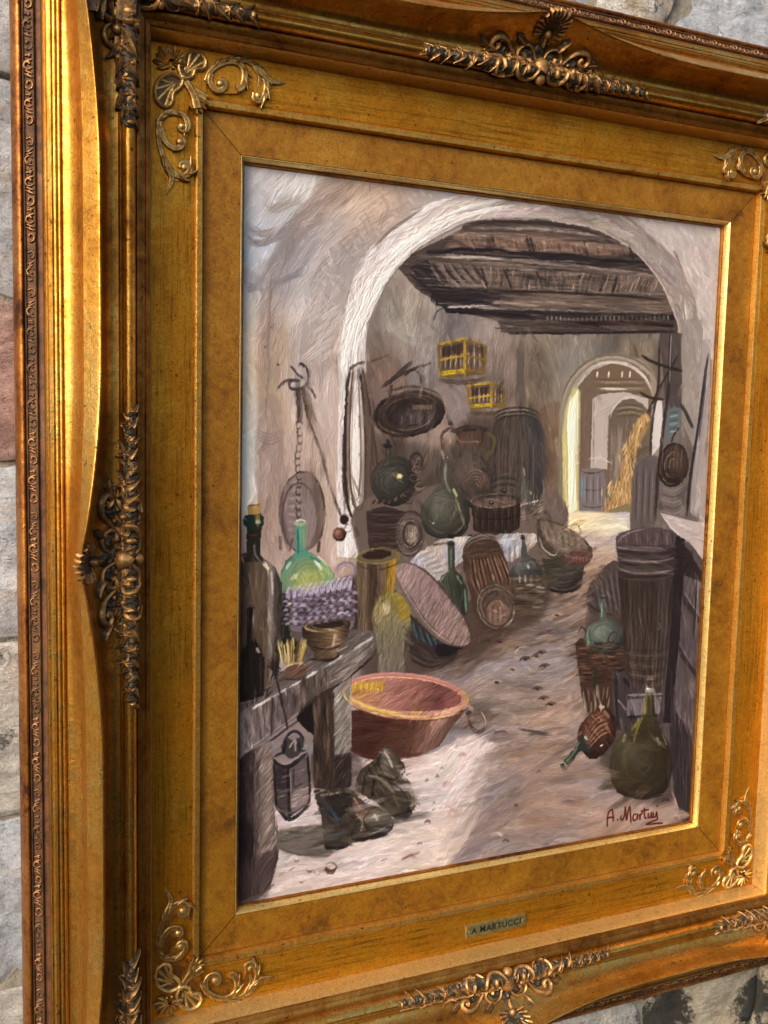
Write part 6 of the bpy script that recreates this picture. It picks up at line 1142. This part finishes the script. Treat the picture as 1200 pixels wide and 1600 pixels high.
# brass name plate with two screws, fixed to the lower frieze
def on_low(px, py): 
    d = CAM_M @ np.array([(px - 600) / CAM_F, -(py - 800) / CAM_F, -1.]); z = .0072; t = (z - CAM_C[2]) / d[2]; return CAM_C + t * d
q0 = on_low(728, 1448); q1 = on_low(821, 1429); pcx = (q0[0] + q1[0]) / 2; pcy = -(SH + .0555); pw = (q1[0] - q0[0]) / 2; ph = .0058
n = N('dull brass plate'); MG['brass'] = n.out(n.ramp(n.noise(160, 4), [(.35, L(116, 106, 68)), (.65, L(150, 138, 90))]), .38, .5, n.bump(n.noise(1, 3, vec=n.mapping((60, 900, 900))), .15, .0005))
n = N('engraved black'); MG['ink'] = n.out(n.ramp(n.noise(400), [(.3, (.008, .007, .006)), (.7, (.02, .017, .013))]), .6, 0.)
n = N('screw brass'); MG['screw'] = n.out(n.ramp(n.noise(900), [(.3, L(130, 112, 60)), (.7, L(190, 170, 110))]), .3, .9)
b = MBuf(); zz = .0066 + .0016
b.add([(pcx + x * pw * k, pcy + y * ph * k2, z) for z, k, k2 in ((.0055, 1, 1), (zz - .0003, 1, 1), (zz, .992, .95)) for x, y in ((-1, -1), (1, -1), (1, 1), (-1, 1))], [(8, 9, 10, 11)] + [(r * 4 + i, r * 4 + (i + 1) % 4, r * 4 + 4 + (i + 1) % 4, r * 4 + 4 + i) for r in (0, 1) for i in range(4)], [1] * 12)
plate = b.build('name_plate', MG['brass'], FR, 20)
for g in (-1, 1):
    b = MBuf(); b.add(*ball(lambda a, t, h: (pcx + g * (pw - .0032) + a, pcy + t, zz + h), 0, 0, .0010, .5)); o = b.build('screw', MG['screw'], FR); o.parent = plate; o.matrix_parent_inverse = Matrix.Identity(4)
cu = bpy.data.curves.new('t', 'FONT'); cu.body = 'A MARTUCCI'; cu.size = .0084; cu.align_x = 'CENTER'; cu.align_y = 'CENTER'; cu.extrude = .00012; cu.offset = .00016; cu.space_character = 1.12
to = bpy.data.objects.new('t', cu); COL.objects.link(to); dg = bpy.context.evaluated_depsgraph_get(); tm = bpy.data.meshes.new_from_object(to.evaluated_get(dg)); bpy.data.objects.remove(to)
co_ = np.empty(len(tm.vertices) * 3); tm.vertices.foreach_get('co', co_); co_ = co_.reshape(-1, 3); k = (pw * 1.66) / (co_[:, 0].max() - co_[:, 0].min()); tv = W3(np.c_[pcx + co_[:, 0] * k, pcy + co_[:, 1], zz + .0002 + co_[:, 2]]); tm.vertices.foreach_set('co', tv.ravel()); tm.materials.clear()
o = link('lettering', tm, MG['ink'], None, 0); under(o, FR); o.parent = plate; o.matrix_parent_inverse = Matrix.Identity(4)

# ---------------------------------------------------------------- the canvas
paint_picture()
V = np.stack([-CW + 2 * CW * _gx / PW, CH - 2 * CH * _gy / PH, CZ + .00012 * (PZ - 1)], -1).reshape(-1, 3)
me = bpy.data.meshes.new('painting'); me.vertices.add(PW * PH); me.vertices.foreach_set('co', W3(V).astype(np.float32).ravel())
idx = np.arange(PW * PH).reshape(PH, PW); Q = np.stack([idx[1:, :-1], idx[1:, 1:], idx[:-1, 1:], idx[:-1, :-1]], -1).reshape(-1, 4)
me.loops.add(Q.size); me.loops.foreach_set('vertex_index', Q.astype(np.int32).ravel()); me.polygons.add(len(Q)); me.polygons.foreach_set('loop_start', (np.arange(len(Q)) * 4).astype(np.int32))
me.update(calc_edges=True); me.polygons.foreach_set('use_smooth', np.ones(len(Q), bool))
lin = np.where(PC <= .04045, PC / 12.92, ((PC + .055) / 1.055) ** 2.4) * np.array([.97, 1.03, 1.12]) * .87
at = me.color_attributes.new('paint', 'FLOAT_COLOR', 'POINT'); at.data.foreach_set('color', np.concatenate([lin, np.ones((PH, PW, 1))], -1).astype(np.float32).ravel())
at = me.attributes.new('relief', 'FLOAT', 'POINT'); at.data.foreach_set('value', PZ.astype(np.float32).ravel())
n = N('oil paint on canvas'); a = n.attr('paint').outputs['Color']; fz = n.noise(1500, 2)
c = n.mix(n.math('MULTIPLY', n.math('SUBTRACT', fz, .4), .25), a, (.12, .09, .07))
MG['oil'] = n.out(c, .34, 0., n.bump(n.attr('relief').outputs['Fac'], .32, .0005), .2)
PT = link('oil_painting', me, MG['oil'], None, 0)
PT['label'] = 'oil painting of an arched cellar with demijohns, baskets and copper basin, inside the gold frame'; PT['category'] = 'painting'

# ---------------------------------------------------------------- rough stone wall behind
def wpt(px, py): d = CAM_M @ np.array([(px - 600) / CAM_F, -(py - 800) / CAM_F, -1.]); t = (-.025 - CAM_C[2]) / d[2]; return Vector(W3(CAM_C + t * d))
def stain(n, c):
    """black lichen grown over the wall in two places below the frame"""
    for (px, py), r in (((1035, 1590), .050), ((1176, 1560), .034), ((1176, 1640), .05), ((700, 1640), .04)):
        v = n.t.nodes.new('ShaderNodeVectorMath'); v.operation = 'DISTANCE'; n.lk(n.co, v.inputs[0]); v.inputs[1].default_value = wpt(px, py)
        m = n.math('ADD', n.math('MULTIPLY', v.outputs['Value'], 1 / r), n.math('MULTIPLY', n.math('SUBTRACT', n.noise(48, 8, .78), .5), 2.6))
        c = n.mix(n.ramp(m, [(.62, .92), (.86, 0.)]), c, (.030, .032, .028))
    return c
def stone_mat(name, a, b, c_, warm):
    n = N(name); n1 = n.noise(9, 6, .65, dist=.6); n2 = n.noise(42, 6, .7, dist=.8); n3 = n.math('ADD', n.math('MULTIPLY', n.noise(150, 5, .75), .5), n.math('MULTIPLY', n.noise(620, 3, .7), .5))
    col_ = n.ramp(n.math('ADD', n.math('MULTIPLY', n1, .6), n.math('MULTIPLY', n2, .4)), [(.34, a), (.5, b), (.66, c_)])
    col_ = n.mix(n.ramp(n.noise(14, 5, .7, vec=n.mapping((1, 1, 1.7), rot=(.4, .3, .2))), [(.56, 0.), (.66, .65)]), col_, warm)
    col_ = n.mix(1., col_, n.ramp(n3, [(.36, .66), (.46, 1.2), (.6, 1.45)]), 'MULTIPLY')
    lich = n.ramp(n.noise(17, 9, .82), [(.60, 0.), (.66, .9)]); col_ = n.mix(lich, col_, (.035, .035, .032))
    st_ = n.noise(1, 6, .7, vec=n.mapping((16, 16, 90), rot=(0, .75, 0)), dist=.4); col_ = n.mix(1., col_, n.ramp(st_, [(.36, .74), (.5, 1.), (.64, 1.08)]), 'MULTIPLY'); col_ = stain(n, col_); n3 = n.math('ADD', n3, n.math('MULTIPLY', st_, .9))
    return n.out(col_, .85, 0., n.bump(n3, .8, .003, n.bump(n.noise(28, 9, .72, vec=n.mapping((1, 1, 1.8), rot=(0, .6, 0))), 1., .02)), .3)
SM = [stone_mat('grey blue fieldstone', L(150, 158, 166), L(196, 202, 208), L(228, 231, 233), L(198, 184, 160)),
      stone_mat('pale fieldstone', L(160, 158, 150), L(204, 201, 192), L(232, 229, 220), L(192, 168, 130)),
      stone_mat('ochre fieldstone', L(150, 138, 116), L(194, 180, 154), L(220, 210, 188), L(176, 140, 96)),
      stone_mat('reddish fieldstone', L(142, 110, 104), L(184, 150, 140), L(206, 182, 172), L(160, 110, 98))]
n = N('dark mortar'); MG['mortar'] = n.out(n.ramp(n.noise(30, 6, .7), [(.35, L(142, 134, 120)), (.5, L(190, 182, 164)), (.62, L(160, 154, 136)), (.72, L(104, 104, 86))]), .95, 0., n.bump(n.noise(140, 6, .75), 1., .01), .2)
WALL = empty('stone_wall', (0, -1.1, -.05), 'rough wall of pale grey and ochre fieldstones behind the gold frame', 'wall')
b = MBuf(); gx = np.linspace(-1.3, 1.5, 113); gy = np.linspace(-1.1, 1.0, 85)
Vm = [(x, y, -.0315 + .004 * noise.fractal(Vector((x * 14, y * 14, 2)), .8, 2., 4)) for y in gy for x in gx]
b.add(Vm, [(j * 113 + i, j * 113 + i + 1, (j + 1) * 113 + i + 1, (j + 1) * 113 + i) for j in range(84) for i in range(112)], [0] * len(Vm)); mo = b.build('mortar_bed', MG['mortar'], WALL, 0)
def wp(px, py): d = CAM_M @ np.array([(px - 600) / CAM_F, -(py - 800) / CAM_F, -1.]); t = (-.025 - CAM_C[2]) / d[2]; P = CAM_C + t * d; return P[0], P[1]
seeds = []; kinds = []
for (px, py), k in (((-60, -70), 0), ((-20, 300), 0), ((-70, 610), 3), ((-30, 860), 0), ((-45, 1140), 1), ((-40, 1430), 0), ((1010, -60), 1), ((1120, 40), 0), ((880, -90), 0), ((1290, 70), 0),
                  ((915, 1650), 1), ((1095, 1590), 2), ((1260, 1560), 2), ((760, 1720), 0), ((-40, 1700), 1), ((1000, 1760), 2), ((1180, 1740), 1)):
    seeds.append(wp(px, py)); kinds.append(k)
rr = random.Random(12); fixed = list(seeds); y = -1.1
while y < 1.0:
    x = -1.3 + rr.uniform(0, .1)
    while x < 1.5:
        p = (x + rr.uniform(-.03, .03), y + rr.uniform(-.03, .03))
        if all((p[0] - q[0]) ** 2 + ((p[1] - q[1]) * 1.2) ** 2 > .13 ** 2 for q in fixed): seeds.append(p); kinds.append(rr.choice([0, 0, 1, 1, 2, 2, 3]))
        x += rr.uniform(.13, .22)
    y += .135
S_ = np.array(seeds)
def clip_poly(poly, a, b_, c):
    out = []
    for i in range(len(poly)):
        p, q = poly[i], poly[(i + 1) % len(poly)]; dp = a * p[0] + b_ * p[1] - c; dq = a * q[0] + b_ * q[1] - c
        if dp <= 0: out.append(p)
        if dp * dq < 0: t = dp / (dp - dq); out.append((p[0] + (q[0] - p[0]) * t, p[1] + (q[1] - p[1]) * t))
    return out
for i, (sx, sy) in enumerate(seeds):
    poly = [(-1.32, -1.12), (1.52, -1.12), (1.52, 1.02), (-1.32, 1.02)]
    d2 = (S_[:, 0] - sx) ** 2 + (S_[:, 1] - sy) ** 2
    for j in np.argsort(d2)[1:18]:
        qx, qy = S_[j]; a, b_ = qx - sx, qy - sy; l = math.hypot(a, b_); c = (a * (sx + qx) / 2 + b_ * (sy + qy) / 2) / l - .0016
        poly = clip_poly(poly, a / l, b_ / l, c)
        if len(poly) < 3: break
    if len(poly) < 3: continue
    P = np.array(poly); c0 = P.mean(0); M_ = 44; per = np.r_[0, np.cumsum(np.hypot(*(np.roll(P, -1, 0) - P).T))]; Pc = np.vstack([P, P[:1]])
    ts = np.linspace(0, per[-1], M_, endpoint=False); ring = np.c_[np.interp(ts, per, Pc[:, 0]), np.interp(ts, per, Pc[:, 1])]
    ring = ring * .6 + (np.roll(ring, 1, 0) + np.roll(ring, -1, 0)) * .2
    ring = np.array([(x + .010 * noise.noise(Vector((x * 11, y * 11, 3.))) + .004 * noise.noise(Vector((x * 40, y * 40, 5.))), y + .010 * noise.noise(Vector((x * 11, y * 11, 9.))) + .004 * noise.noise(Vector((x * 40, y * 40, 1.)))) for x, y in ring])
    z0 = -.0265 + rr.uniform(-.003, .002); tx, ty = rr.uniform(-.05, .05), rr.uniform(-.05, .05); V = []; F = []
    for k, (q, dz) in enumerate(((1., -.020), (.996, -.0028), (.982, -.0010), (.86, 0), (.7, .001), (.5, .0015), (.28, .0018))):
        for (x, y) in ring:
            X_ = c0[0] + (x - c0[0]) * q; Y_ = c0[1] + (y - c0[1]) * q; nz = noise.fractal(Vector((X_ * 22, Y_ * 22, i * 3.)), .7, 2., 4) * .0045
            e = noise.noise(Vector((X_ * 60, Y_ * 60, i))) * .002 * (k < 3)
            V.append((X_ + e, Y_ + e, min(z0 + dz + nz * (k > 0) + (X_ - c0[0]) * tx + (Y_ - c0[1]) * ty, -.0215)))
    V.append((c0[0], c0[1], z0 + .002)); 
    V[-1] = (c0[0], c0[1], min(V[-1][2], -.0215))
    for k in range(6):
        for m_ in range(M_): F.append((k * M_ + m_, k * M_ + (m_ + 1) % M_, (k + 1) * M_ + (m_ + 1) % M_, (k + 1) * M_ + m_))
    for m_ in range(M_): F.append((6 * M_ + m_, 6 * M_ + (m_ + 1) % M_, 7 * M_))
    o = link('stone', mesh('stone', V, F), SM[kinds[i]], None, 60); under(o, WALL)
